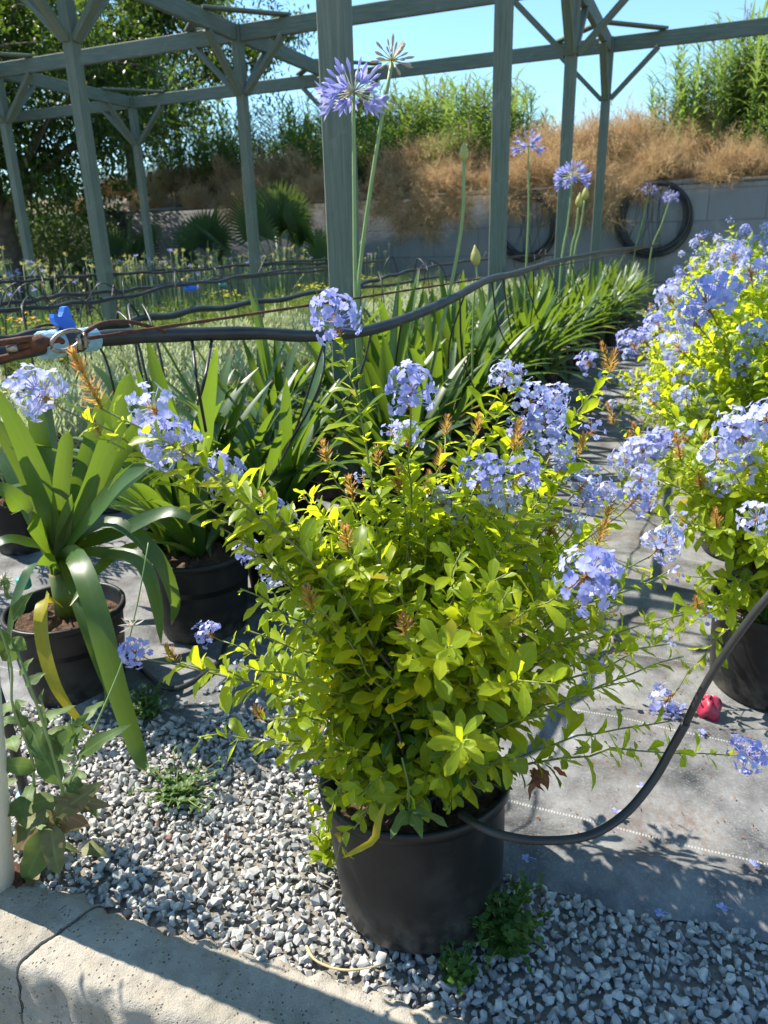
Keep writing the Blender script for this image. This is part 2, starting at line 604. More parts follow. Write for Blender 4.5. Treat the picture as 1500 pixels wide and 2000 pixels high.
def m_gravel():
    m, t, out = mat_new('crushed_limestone')
    g = G(t)
    r, ac, al, ex = tint(g)
    col = g.ramp(r, [(.0, (.24, .24, .24)), (.35, (.36, .355, .345)), (.6, (.46, .45, .43)), (.82, (.56, .535, .49)), (.9, (.42, .35, .28)), (.96, (.33, .22, .16)), (1, (.22, .12, .09))])
    pos = geo_pos(g)
    no = g.noise(pos, 110, 6, .65)
    col = g.mix(col, (.16, .16, .165), g.mrange(no, .3, .52, .4, 0))
    col = g.mix(col, (.60, .59, .56), g.mrange(g.noise(pos, 45, 4), .58, .72, 0, .55))
    p = g.n('ShaderNodeBsdfPrincipled', {'Base Color': col, 'Roughness': .85, 'Specular IOR Level': .3})
    b = g.n('ShaderNodeBump', {'Strength': .35, 'Distance': .003, 'Height': no})
    t.links.new(b.outputs[0], p.inputs['Normal'])
    t.links.new(p.outputs[0], out.inputs[0])
    return m


def m_concrete():
    m, t, out = mat_new('rough_kerb_concrete')
    g = G(t)
    pos = geo_pos(g)
    big = g.noise(pos, 5, 6, .6)
    mid = g.noise(pos, 34, 7, .65)
    fine = g.noise(pos, 260, 4, .7)
    col = g.ramp(big, [(.3, (.27, .245, .20)), (.5, (.37, .335, .285)), (.7, (.45, .415, .36))])
    col = g.mix(col, (.44, .36, .26), g.mrange(g.noise(pos, 7.5, 4), .56, .70, 0, .55))
    col = g.mix(col, (.24, .22, .19), g.mrange(mid, .30, .50, .75, 0))
    pit = g.n('ShaderNodeTexVoronoi', {'Vector': pos, 'Scale': 105}).outputs['Distance']
    pm = g.math('MULTIPLY', g.mrange(pit, .10, .24, 1, 0), g.mrange(g.noise(pos, 30, 3), .46, .56))
    col = g.mix(col, (.10, .09, .08), g.math('MULTIPLY', pm, .8))
    col = g.mix(col, (.62, .60, .56), g.mrange(fine, .58, .72, 0, .5))
    p = g.n('ShaderNodeBsdfPrincipled', {'Base Color': col, 'Roughness': .9, 'Specular IOR Level': .25})
    h = g.math('SUBTRACT', g.math('ADD', g.math('MULTIPLY', fine, .5), mid), pm)
    b = g.n('ShaderNodeBump', {'Strength': .9, 'Distance': .008, 'Height': h})
    t.links.new(b.outputs[0], p.inputs['Normal'])
    t.links.new(p.outputs[0], out.inputs[0])
    return m


def m_wall():
    m, t, out = mat_new('concrete_block_wall')
    g = G(t)
    oc = g.n('ShaderNodeTexCoord').outputs['Object']
    sp = g.n('ShaderNodeSeparateXYZ', {0: oc})
    v2 = g.n('ShaderNodeCombineXYZ', {0: sp.outputs[0], 1: sp.outputs[2], 2: 0.0}).outputs[0]
    br = g.n('ShaderNodeTexBrick', {'Vector': v2, 'Color1': (.17, .17, .175, 1), 'Color2': (.21, .21, .21, 1), 'Mortar': (.125, .125, .125, 1),
                                    'Scale': 1.0, 'Mortar Size': .012, 'Brick Width': .98, 'Row Height': .55, 'Bias': 0.0})
    st = g.n('ShaderNodeMapping', {'Vector': v2, 'Scale': (3.5, .5, 1)}).outputs[0]
    streak = g.mrange(g.noise(st, 2.2, 6, .65), .45, .7)
    col = g.mix(br.outputs[0], (.17, .16, .15), g.math('MULTIPLY', streak, .65))
    col = g.mix(col, (.36, .35, .33), g.mrange(g.noise(oc, 1.7, 6), .55, .75, 0, .5))
    p = g.n('ShaderNodeBsdfPrincipled', {'Base Color': col, 'Roughness': .9})
    b = g.n('ShaderNodeBump', {'Strength': .5, 'Distance': .02, 'Height': g.math('ADD', br.outputs[1], g.math('MULTIPLY', g.noise(oc, 14, 5), -.5))})
    b.invert = True
    t.links.new(b.outputs[0], p.inputs['Normal'])
    t.links.new(p.outputs[0], out.inputs[0])
    return m


M['pot'], M['soil'], M['wood'], M['fabric'] = m_pot(), m_soil(), m_wood(), m_fabric()
M['gravel'], M['concrete'], M['wall'] = m_gravel(), m_concrete(), m_wall()
M['earth'] = plain('earth', (.16, .115, .075), .95, (.25, .19, .13), 3, .6, 12)
M['grit'] = plain('grit', (.14, .125, .105), .95, (.26, .24, .21), 60, .6, 120)

# ------------------------------------------------------------------ ground, fabric, gravel, kerb
U0 = row(1, 0)[:2]
WALL_U = 16.0


def kerb_y(x):
    return 0.963 - 0.349 * (x - 0.0) + 0.012 * np.sin(x * 9) + .006 * np.sin(x * 31 + 1)


EDGE = np.array([(-3.0, 2.15), (-1.6, 1.99), (-1.15, 1.93), (-.726, 1.79), (-.441, 1.85), (-.245, 1.87), (-.05, 1.70), (.12, 1.38), (.20, 1.265), (.27, 1.225), (.42, 1.162), (.735, 1.075), (1.1, .96), (1.6, .83), (3, .5)])


def edge_y(x):
    return np.interp(x, EDGE[:, 0], EDGE[:, 1]) + .008 * np.sin(np.asarray(x) * 23)


mb = MB()
s = 160
mb.add([(-s, -20, -.24), (s, -20, -.24), (s, s, -.24), (-s, s, -.24)], [(0, 1, 2, 3)])
tag(mb.build('ground', M['earth']), kind='structure')

# gravel bed under the loose stones
mb = MB()
xs = np.linspace(-2.2, 2.2, 90)
V = []
for x in xs:
    y0, y1 = kerb_y(x) - .05, edge_y(x) + .25
    for k in np.linspace(0, 1, 14):
        V.append((x, y0 + (y1 - y0) * k, -.006 + .004 * math.sin(x * 40 + k * 30)))
F = [(i * 14 + j, (i + 1) * 14 + j, (i + 1) * 14 + j + 1, i * 14 + j + 1) for i in range(89) for j in range(13)]
mb.add(V, F)
tag(mb.build('gravel_bed', M['grit']), kind='structure')

# weed fabric
mb = MB()
xs = np.arange(-3.0, 3.0, .022)
tt = np.linspace(0, 1, 130) ** 1.35
V = np.zeros((len(xs), len(tt), 3))
ey = edge_y(xs)
V[..., 0] = xs[:, None]
V[..., 1] = ey[:, None] + (4.4 - ey[:, None]) * tt[None]
dist = V[..., 1] - ey[:, None]


def wrinkle(x, y):
    uu = x * UV_U[0] + y * UV_U[1]
    vv = x * UV_V[0] + y * UV_V[1]
    rg = np.sin(uu * 21 + 1.6 * wob(x, y, 2.2, 5) + vv * 1.5) * np.clip(wob(x, y, 1.7, 9) + .15, 0, 1)
    return (.012 + .012 * np.clip(y - 2, 0, 1)) * rg + .005 * wob(x, y, 14, 3) + .006 * wob(x, y, 5, 4)


sm = np.clip(dist / .13, 0, 1)
sm = sm * sm * (3 - 2 * sm)
roll_ = 2.0 * np.exp(-((dist - .095) / .055) ** 2) * np.clip((xs[:, None] - .1) * 3, 0, 1)
V[..., 2] = -.004 + .022 * sm + .016 * roll_ + wrinkle(V[..., 0], V[..., 1]) * np.clip(dist / .1, .15, 1)
n1, n2 = len(xs), len(tt)
i, j = np.meshgrid(np.arange(n1 - 1), np.arange(n2 - 1), indexing='ij')
F = np.stack([i * n2 + j, (i + 1) * n2 + j, (i + 1) * n2 + j + 1, i * n2 + j + 1], -1).reshape(-1, 4)
mb.add(V.reshape(-1, 3), F)
xs = np.concatenate([np.arange(-12, -1, .25), np.arange(-1, 6, .06), np.arange(6, 14, .4)])
ys = np.arange(4.36, 20, .05)
X, Y = np.meshgrid(xs, ys, indexing='ij')
Z = .017 + wrinkle(X, Y)
keep = (X * UV_U[0] + Y * UV_U[1]) < WALL_U
n1, n2 = X.shape
i, j = np.meshgrid(np.arange(n1 - 1), np.arange(n2 - 1), indexing='ij')
F = np.stack([i * n2 + j, (i + 1) * n2 + j, (i + 1) * n2 + j + 1, i * n2 + j + 1], -1)[keep[:-1, :-1]].reshape(-1, 4)
mb.add(np.stack([X, Y, Z], -1).reshape(-1, 3), F)
# the parts to the sides of the near sheet
for xa, xb in ((-12, -2.99), (2.97, 14)):
    x_ = np.linspace(xa, xb, 12)
    y_ = np.linspace(edge_y(xa), 4.40, 12)
    X, Y = np.meshgrid(x_, y_, indexing='ij')
    i, j = np.meshgrid(np.arange(11), np.arange(11), indexing='ij')
    F = np.stack([i * 12 + j, (i + 1) * 12 + j, (i + 1) * 12 + j + 1, i * 12 + j + 1], -1).reshape(-1, 4)
    mb.add(np.stack([X, Y, .016 + 0 * X], -1).reshape(-1, 3), F)
tag(mb.build('fabric_path', M['fabric']), kind='structure')


def stone_templates(n=18):
    out = []
    for k in range(n):
        g = np.random.default_rng(100 + k)
        bm = bmesh.new()
        p = nrm(g.normal(size=(13, 3))) * g.uniform(.72, 1.05, (13, 1)) * A(1.0, g.uniform(.6, .9), g.uniform(.5, .75))
        for q in p:
            bm.verts.new(q)
        bmesh.ops.convex_hull(bm, input=bm.verts)
        bmesh.ops.delete(bm, geom=[v for v in bm.verts if not v.link_faces], context='VERTS')
        bm.verts.index_update()
        vs = np.array([v.co[:] for v in bm.verts])
        fs = np.array([[v.index for v in f.verts] for f in bm.faces if len(f.verts) == 3])
        out.append((vs, fs))
        bm.free()
    return out


ST = stone_templates()


def stones(mb, pts, size, rnd):
    N = len(pts)
    q = R.normal(size=(N, 4))
    q /= np.linalg.norm(q, axis=1, keepdims=True)
    q[:, 1:3] *= .45
    q /= np.linalg.norm(q, axis=1, keepdims=True)
    a, b, c, d = q.T
    Rm = np.stack([np.stack([1 - 2 * (c * c + d * d), 2 * (b * c - a * d), 2 * (b * d + a * c)], -1),
                   np.stack([2 * (b * c + a * d), 1 - 2 * (b * b + d * d), 2 * (c * d - a * b)], -1),
                   np.stack([2 * (b * d - a * c), 2 * (c * d + a * b), 1 - 2 * (b * b + c * c)], -1)], 1)
    k = R.integers(0, len(ST), N)
    for i_, (vs, fs) in enumerate(ST):
        idx = np.where(k == i_)[0]
        if not len(idx):
            continue
        V = np.einsum('nij,vj->nvi', Rm[idx], vs) * size[idx][:, None, None] + pts[idx][:, None]
        F = (np.arange(len(idx))[:, None, None] * len(vs) + fs[None]).reshape(-1, 3)
        C = np.zeros((len(idx), len(vs), 4))
        C[..., 0] = rnd[idx][:, None]
        mb.add(V.reshape(-1, 3), F, C.reshape(-1, 4))


mb = MB()
PT = []
for layer, sp, z0 in ((0, .0175, .001), (1, .021, .010)):
    gx, gy = np.meshgrid(np.arange(-1.7, 1.5, sp), np.arange(.55, 2.1, sp))
    p = np.stack([gx.ravel(), gy.ravel()], 1) + R.uniform(-.5, .5, (gx.size, 2)) * sp * .9
    e, kz = edge_y(p[:, 0]), kerb_y(p[:, 0])
    ok = (p[:, 1] > kz - .004) & (p[:, 1] < e + np.where(p[:, 0] > .15, .002, .012 + .03 * R.random(len(p)) ** 3))
    ok &= ~((p[:, 0] > .9) & (p[:, 1] < .5))
    p = p[ok]
    if layer:
        p = p[R.random(len(p)) < .85]
    PT.append(np.column_stack([p, z0 + .004 * R.random(len(p))]))
# a few strays on the fabric, on the left by the pots
sx = R.uniform(-.9, .1, 150)
sy = edge_y(sx) + np.abs(R.normal(0, .10, 150))
PT.append(np.column_stack([sx, sy, .018 + .006 * R.random(150)]))
PT = np.concatenate(PT)
small = R.random(len(PT)) < .22
size = np.where(small, R.uniform(.004, .008, len(PT)), R.uniform(.008, .0160, len(PT))) * np.where(R.random(len(PT)) < .06, 1.35, 1)
rnd = np.clip(R.beta(2.2, 2.4, len(PT)) * .86 + (R.random(len(PT)) < .05) * .3, 0, 1)
stones(mb, PT, size, rnd)
tag(mb.build('gravel', M['gravel'], smooth=False), 'pale grey crushed limestone gravel spread between kerb and fabric', 'gravel', kind='stuff')

# kerb: a cast concrete edging in two lengths, rough top, broken joint
mb = MB()
e0, ed = A(0, kerb_y(0)), nrm(A(1, -.349))
en = A(-ed[1], ed[0]) * -1
KJ = -.655
for sa, sb in ((-2.0, KJ - .0025), (KJ + .0025, 2.0)):
    ns = int((sb - sa) / .008)
    ss = np.linspace(sa, sb, ns)
    dd = np.concatenate([np.linspace(0, .155, 30), [.160, .165, .169, .172], np.linspace(.174, .190, 20)])
    zo = np.concatenate([np.zeros(30), [-.002, -.006, -.012, -.020], np.linspace(-.030, -.26, 20)])
    S, D = np.meshgrid(ss, dd, indexing='ij')
    # the joint runs at a slant
    S = S + np.exp(-((ss - (KJ)) / .25) ** 2)[:, None] * -.35 * np.minimum(D, .17)
    ragged = (.012 * wob(S, D * 0, 22, 31) + .012 * wob(S, D * 0, 75, 32)) * np.exp(-D / .03)
    fc = np.clip(-zo / .03, 0, 1)[None]
    D2 = D - ragged + fc * (.007 * wob(S, zo[None] * 1.0, 26, 37) + .004 * wob(S, zo[None], 80, 38)) + np.exp(-((D - .165) / .02) ** 2) * .008 * wob(S, D * 0, 40, 39)
    X = e0[0] + ed[0] * S + en[0] * D2
    Y = e0[1] + ed[1] * S + en[1] * D2
    Z = .024 + .0030 * wob(X, Y, 22, 33) + .0022 * wob(X, Y, 80, 34) + R.normal(0, .0006, X.shape)
    Z -= .020 * np.exp(-D / .012)
    Z = Z + zo[None]
    je = np.abs(ss - KJ)[:, None]
    Z -= .006 * np.exp(-je / .010) * (1 + .9 * wob(X, Y, 60, 36))
    if sb < 0:
        Z += .004
    n1, n2 = X.shape
    i, j = np.meshgrid(np.arange(n1 - 1), np.arange(n2 - 1), indexing='ij')
    F = np.stack([i * n2 + j, (i + 1) * n2 + j, (i + 1) * n2 + j + 1, i * n2 + j + 1], -1).reshape(-1, 4)
    top = np.stack([X, Y, Z], -1)
    mb.add(top.reshape(-1, 3), F)
    # outer skirt down into the ground along the gravel side, the street side and both ends
    for line in (top[:, 0], top[:, -1], top[0], top[-1]):
        lo = line.copy()
        lo[:, 2] = -.25
        k = len(line)
        mb.add(np.concatenate([line, lo]), [(q, q + 1, k + q + 1, k + q) for q in range(k - 1)])
tag(mb.build('kerb', M['concrete']), kind='structure')

# ------------------------------------------------------------------ retaining wall and the bank behind it
WZ = 2.3
wa, wb_ = row(WALL_U, -26), row(WALL_U, 10)
wo = thing('retaining_wall', 'long grey concrete block retaining wall behind the nursery beds', 'wall', tuple((wa + wb_) / 2), rz=math.atan2(UV_V[1], UV_V[0]))
me = MB()
box(me, (0, .15, WZ / 2 - .05), 36, .3, WZ + .1, 0, ch=.02)
me.build('block_face', M['wall'], wo, org=(0, 0, 0))
cap = MB()
for k in range(18):
    box(cap, (-17 + k * 2.0, .15, WZ + .035 + .004 * (k % 3)), 1.985, .34, .07, 0, ch=.012)
cap.build('coping', M['wall'], wo, org=(0, 0, 0))

mb = MB()
us = np.concatenate([np.linspace(WALL_U + .25, WALL_U + 8, 30), np.linspace(WALL_U + 9, 70, 12)])
vs_ = np.linspace(-40, 40, 120)
Ug, Vg = np.meshgrid(us, vs_, indexing='ij')
X = Ug * UV_U[0] + Vg * UV_V[0]
Y = Ug * UV_U[1] + Vg * UV_V[1]
Z = 2.15 + 1.0 * np.clip((Ug - WALL_U - .3) / 4, 0, 1) + .18 * wob(X, Y, 1.1, 50) + .02 * np.clip(Ug - WALL_U - 5, 0, 60)
Z = np.where(Ug < WALL_U + .5, 2.15, Z)
n1, n2 = X.shape
i, j = np.meshgrid(np.arange(n1 - 1), np.arange(n2 - 1), indexing='ij')
mb.add(np.stack([X, Y, Z], -1).reshape(-1, 3), np.stack([i * n2 + j, (i + 1) * n2 + j, (i + 1) * n2 + j + 1, i * n2 + j + 1], -1).reshape(-1, 4))
tag(mb.build('bank_terrain', M['earth']), kind='structure')


def bank_z(u):
    return 2.1 + 1.0 * min(max((u - WALL_U - .3) / 4, 0), 1)


# ------------------------------------------------------------------ pergola
SU, SV, OU, OV = 2.5, 3.585, 2.899, -1.3985
ZT, ZJ = 3.54, 2.945


def node(i, j, z=0.0):
    return row(OU + SU * i, OV + SV * j, z)


perg = thing('pergola', 'tall open pergola of weathered green-grey timber over the potted beds', 'pergola', (0, 0, 0))
Ud, Vd = A(*UV_U, 0), A(*UV_V, 0)


def wood_bar(name, p0, p1, wx, wz, up=(0, 0, 1)):
    """Each timber has its own local frame with z along its length, so the grain follows it."""
    p0, p1 = A(*p0), A(*p1)
    L = np.linalg.norm(p1 - p0)
    tg = nrm(p1 - p0)
    s_ = nrm(np.cross(tg, np.asarray(up, float)))
    u_ = np.cross(s_, tg)
    b = MB()
    bar(b, (0, 0, 0), (0, 0, L), wx, wz, up=(0, 1, 0))
    o = b.build(name, M['wood'], None, org=(0, 0, 0), smooth=False)
    mt = Matrix(((-s_[0], u_[0], tg[0], p0[0]), (-s_[1], u_[1], tg[1], p0[1]), (-s_[2], u_[2], tg[2], p0[2]), (0, 0, 0, 1)))
    o.parent = perg
    o.matrix_local = mt
    return o


NODES = [(i, j) for j in (-3, -2, -1, 0, 1) for i in (-1, 0, 1, 2, 3) if not (j == 1 and i < 2) and not (i == -1)]
for i, j in NODES:
    p = node(i, j)
    wood_bar('post', p + A(0, 0, -.05), p + A(0, 0, ZT + .055), .104, .104, up=Ud)
    for dr, sgn, has in ((Ud, 1, i < 3), (Ud, -1, i > 0), (Vd, 1, j < 1 and (i, j + 1) in NODES), (Vd, -1, j > -3)):
        if not has:
            continue
        a = p + dr * sgn * .055 + A(0, 0, ZJ)
        b = p + dr * sgn * .56 + A(0, 0, ZT - .10)
        wood_bar('brace', a, b, .05, .085, up=np.cross(dr, A(0, 0, 1)))
for j in (-3, -2, -1, 0, 1):
    for i in range(0, 3):
        if (i, j) in NODES and (i + 1, j) in NODES:
            a, b = node(i, j, ZT - .02), node(i + 1, j, ZT - .02)
            wood_bar('beam', a + Ud * .056, b - Ud * .056, .06, .16)
for i in range(0, 4):
    for j in (-3, -2, -1, 0):
        if (i, j) in NODES and (i, j + 1) in NODES:
            a, b = node(i, j, ZT - .022), node(i, j + 1, ZT - .022)
            wood_bar('beam', a + Vd * .056, b - Vd * .056, .06, .16)
a = node(3, 1, ZT - .022)
wood_bar('beam', a + Vd * .056, a + Vd * 3.5, .06, .16)
for i, j in NODES:
    p = node(i, j, ZT + .082)
    for su_ in (1, -1):
        for sv_ in (1, -1):
            if (i + su_, j) in NODES and (i, j + sv_) in NODES:
                wood_bar('corner_board', p + Ud * su_ * .62 + A(0, 0, .004 * su_), p + Vd * sv_ * .62 + A(0, 0, .004 * su_), .10, .028)


# ------------------------------------------------------------------ pots
def pot_mesh(rt, rb, H, sides=56):
    b = MB()
    lathe(b, [(0, .002), (rb * .97, .002), (rb, .008), (rb + (rt - rb) * .12, H * .12), (rb + (rt - rb) * .5, H * .5), (rt * .985 - .004, H * .90), (rt * .99 - .003, H * .915), (rt + .003, H * .925), (rt + .004, H - .004),
              (rt + .001, H), (rt - .006, H), (rt - .009, H - .006), (rt - .012, H * .6), (0, H * .55)], sides=sides)
    return b.mesh('pot', M['pot'], smooth=True)


def soil_mesh(r, z, seed=0):
    b = MB()
    g = np.random.default_rng(seed)
    nr, na = 9, 40
    V = [(0, 0, z + .012)]
    for k in range(1, nr + 1):
        for q in range(na):
            a = q / na * 6.2832
            rr = r * k / nr
            V.append((rr * math.cos(a), rr * math.sin(a), z + .016 * (1 - (k / nr) ** 2) + (g.normal(0, .006) if k < nr else -.01)))
    F3 = [(0, 1 + q, 1 + (q + 1) % na) for q in range(na)]
    F4 = [(1 + (k - 1) * na + q, 1 + k * na + q, 1 + k * na + (q + 1) % na, 1 + (k - 1) * na + (q + 1) % na) for k in range(1, nr) for q in range(na)]
    b.add(V, F4)
    b.f.append(np.array(F3))
    return b.mesh('soil', M['soil'], smooth=False)


POT_BIG = pot_mesh(.19, .165, .285)
POT_MID = pot_mesh(.165, .135, .28)
POT_SMALL = pot_mesh(.13, .105, .20, 28)
SOIL_BIG, SOIL_MID, SOIL_SMALL = soil_mesh(.178, .235, 1), soil_mesh(.153, .235, 2), soil_mesh(.118, .165, 3)


# ------------------------------------------------------------------ plumbago flowers
def head_meshes(seed, nfl, rad, pale=False):
    g = np.random.default_rng(seed)
    fl, cx = MB(), MB()
    k = np.arange(nfl)
    ph = k * 2.39996 + g.uniform(0, 6)
    pol = np.arccos(1 - (k + .5) / nfl * 1.25)
    pol = pol + g.normal(0, .12, nfl)
    out = np.stack([np.sin(pol) * np.cos(ph), np.sin(pol) * np.sin(ph), np.cos(pol)], 1)
    basep = A(0, 0, .006) + np.outer(.022 + .02 * (1 - k / nfl), A(0, 0, 1)) + out * .008
    cen = basep + out * (rad * g.uniform(.72, 1.08, nfl))[:, None]
    fn = nrm(out + rand_dirs(nfl, g) * .62 + A(0, 0, .1))
    rf = g.random(nfl)
    for q in range(nfl):
        tube(fl, np.stack([basep[q], (basep[q] + cen[q]) / 2 + g.normal(0, .002, 3), cen[q]]), [.0011, .0009, .0010], 4, rf[q], cap=False)
    a0 = g.uniform(0, 6.28, nfl)
    x = nrm(np.cross(fn, A(.31, .2, .93)))
    y = np.cross(fn, x)
    for p in range(5):
        a = a0 + p * 1.2566 + g.normal(0, .07, nfl)
        d = x * np.cos(a)[:, None] + y * np.sin(a)[:, None] + fn * .12
        s_ = g.uniform(.0092, .0128, nfl)
        leaves(fl, cen, d, fn, s_, s_ * .93, g.uniform(-.3, .9, nfl), P_PETAL, 4, .16, rnd=np.clip(rf + g.normal(0, .12, nfl), 0, 1))
    nb = 26
    pb = np.arccos(1 - g.random(nb) * .8)
    ab = g.uniform(0, 6.28, nb)
    ob = np.stack([np.sin(pb) * np.cos(ab), np.sin(pb) * np.sin(ab), np.cos(pb)], 1)
    bb = np.outer(.012 + g.random(nb) * .03, A(0, 0, 1))
    leaves(cx, bb, ob, A(.2, .1, 1), g.uniform(.012, .022, nb), .0040, .1, P_NEEDLE, 3, .5)
    leaves(cx, basep - out * .008, out, A(.2, .1, 1), .014, .0034, .0, P_NEEDLE, 3, .5)
    tube(cx, A((0, 0, -.004), (0, 0, .02), (0, 0, .042)), .0018, 5, .1)
    mp = M['petal_pale'] if pale else M['petal']
    return fl.mesh('flower_head', mp), cx.mesh('calyx', M['calyx'])


HEADS = [head_meshes(200 + k, n, r, pl) for k, (n, r, pl) in enumerate([(30, .036, 0), (24, .034, 0), (20, .033, 0), (14, .032, 0), (32, .037, 1), (22, .034, 1), (7, .03, 0), (9, .031, 1)])]


def bud_mesh(seed, ln):
    g = np.random.default_rng(seed)
    b = MB()
    n = int(46 * ln / .05)
    h = np.sort(g.random(n)) * ln
    a = np.arange(n) * 2.4 + g.normal(0, .3, n)
    tp = 1 - h / ln
    d = np.stack([np.cos(a), np.sin(a), .5 + 1.3 * (h / ln) ** 2], 1)
    leaves(b, np.stack([0 * h, 0 * h, h], 1), d, A(.01, .02, 1.), (.007 + .010 * tp ** .6 + g.random(n) * .003) * 1.35, .0052, -.25, P_NEEDLE, 3, .5)
    tube(b, A((0, 0, 0), (0, 0, ln * .5), (0, 0, ln)), [.002, .0018, .001], 5, .1)
    return b.mesh('flower_bud', M['calyx'])


BUDS = [bud_mesh(300 + k, l) for k, l in enumerate((.04, .055, .075))]


def orient(o, d, spin=None, sc=1.0):
    q = Vector(d).to_track_quat('Z', 'Y')
    e = q @ Matrix.Rotation(R.uniform(0, 6.28) if spin is None else spin, 3, 'Z').to_quaternion()
    o.rotation_mode = 'QUATERNION'
    o.rotation_quaternion = e
    o.scale = (sc, sc, sc)


def put_head(root, pos, d, size, kind=None, calyx=True):
    """size = across, in metres."""
    k = R.integers(0, 6) if kind is None else kind
    fl, cx = HEADS[k]
    o = link('flower_head', fl, root)
    o.location = Vector(pos) - root.location
    orient(o, d, sc=size / .098)
    if calyx:
        link('calyx', cx, o)
    return o


def put_bud(root, pos, d, length, k=None):
    k = (0 if length < .045 else 1 if length < .062 else 2) if k is None else k
    o = link('flower_bud', BUDS[k], root)
    o.location = Vector(pos) - root.location
    orient(o, d, sc=length / (.04, .055, .075)[k])
    return o


def plumbago(root, base, rim_z, tips, seed, t0=.22, leaf=1.0, node_gap=.016, lean=0.3):
    """tips: list of (pos, kind, size). Builds stems + foliage as meshes of root, heads as children."""
    g = np.random.default_rng(seed)
    st, wd, lf = MB(), MB(), MB()
    base = np.asarray(base, float)
    LB = {k: [] for k in 'bdnLWBrx'}
    for pos, kind, size in tips:
        pos = np.asarray(pos, float)
        az = g.uniform(0, 6.28)
        b = base + A(math.cos(az), math.sin(az), 0) * g.uniform(.01, .07)
        dz = pos - b
        c = b + A(dz[0] * lean, dz[1] * lean, max(dz[2] * .72, .16 if dz[2] < .25 else 0))
        t = np.linspace(0, 1, 14)[:, None]
        P = (1 - t) ** 2 * b + 2 * t * (1 - t) * c + t * t * pos
        P[1:-1] += g.normal(0, .004, (12, 3))
        ln = np.linalg.norm(np.diff(P, axis=0), axis=1).sum()
        rr = np.linspace(.0032, .0013, 14)
        tube(st, P[4:], rr[4:], 5, g.random())
        tube(wd, P[:6], rr[:6] * 1.15, 5, g.random())
        nn = max(5, int(ln * (1 - t0) / node_gap))
        tn = np.linspace(t0, .985 if kind != 'flower' else .95, nn) + g.normal(0, .004, nn)
        tn = np.clip(tn, 0.02, .995)
        Pn = (1 - tn[:, None]) ** 2 * b + 2 * tn[:, None] * (1 - tn[:, None]) * c + tn[:, None] ** 2 * pos
        Tg = nrm(2 * (1 - tn[:, None]) * (c - b) + 2 * tn[:, None] * (pos - c))
        an = np.arange(nn) * 2.39996 + g.uniform(0, 6.28)
        x = nrm(np.cross(Tg, A(.21, .13, .97)))
        y = np.cross(Tg, x)
        for rep in range(3):
            if rep and rep == 2:
                keep = g.random(nn) < .3
            else:
                keep = np.ones(nn, bool)
            a = an + rep * g.uniform(.3, .9, nn)
            rad = x * np.cos(a)[:, None] + y * np.sin(a)[:, None]
            pit = g.uniform(.25, .95, nn)[:, None]
            d = rad * np.cos(pit) + Tg * np.sin(pit)
            age_shade = np.clip(1.15 - tn, 0, 1)  # lower leaves are older; the same mask paints shade inside the bush
            env = np.interp(tn, [0, .3, .75, .9, 1], [.75, 1, 1.0, .78, .42])
            L = g.uniform(.036, .070, nn) * env * leaf * (1 if rep == 0 else .55)
            big = g.random(nn) < .10
            L = np.where(big & (rep == 0), L * 1.35, L)
            sel = keep
            LB['b'].append(Pn[sel]); LB['d'].append(d[sel])
            LB['n'].append((Tg * .8 + A(0, 0, .5) + g.normal(0, .25, (nn, 3)))[sel])
            LB['L'].append(L[sel]); LB['W'].append((L * g.uniform(.32, .44, nn))[sel])
            LB['B'].append(g.uniform(-.1, 1.0, nn)[sel])
            LB['r'].append(g.random(nn)[sel]); LB['x'].append(np.clip((age_shade - .47) * 2.3 + g.normal(0, .13, nn), 0, 1)[sel])
        td = nrm(pos - c)
        if kind == 'flower':
            put_head(root, pos, nrm(td + A(0, 0, .25) + g.normal(0, .15, 3)), size)
        elif kind in ('pale', 'full', 'sparse'):
            put_head(root, pos, nrm(td + A(0, -.1, .25)), size, {'pale': 4 + g.integers(0, 2), 'full': 0, 'sparse': 6}[kind])
        elif kind == 'bud':
            put_bud(root, pos, nrm(td * .5 + A(0, 0, 1)), size)
    cat = {k: np.concatenate(v) for k, v in LB.items()}
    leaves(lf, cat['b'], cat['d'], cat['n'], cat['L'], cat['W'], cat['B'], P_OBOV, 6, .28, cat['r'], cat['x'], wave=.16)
    wd.build('woody_stem', M['wood_stem'], root)
    st.build('green_stem', M['plum_stem'], root)
    lf.build('foliage', M['plum_leaf'], root)


def dome_tips(c, n, rx, rz0, rz1, rng, pf=.0, pb=.15, fs=(.06, .095), flat=.6, kinds=('flower',)):
    out = []
    for k in range(n):
        a = rng.uniform(0, 6.28)
        q = math.sqrt(rng.random())
        r_ = rx * q
        z = rz0 + (rz1 - rz0) * (1 - flat * q * q) * rng.uniform(.55, 1.0)
        pos = A(c[0] + r_ * math.cos(a), c[1] + r_ * math.sin(a), z)
        u = rng.random()
        if u < pf:
            out.append((pos, kinds[rng.integers(0, len(kinds))], rng.uniform(*fs)))
        elif u < pf + pb:
            out.append((pos, 'bud', rng.uniform(.03, .055)))
        else:
            out.append((pos, 'leaf', 0))
    return out


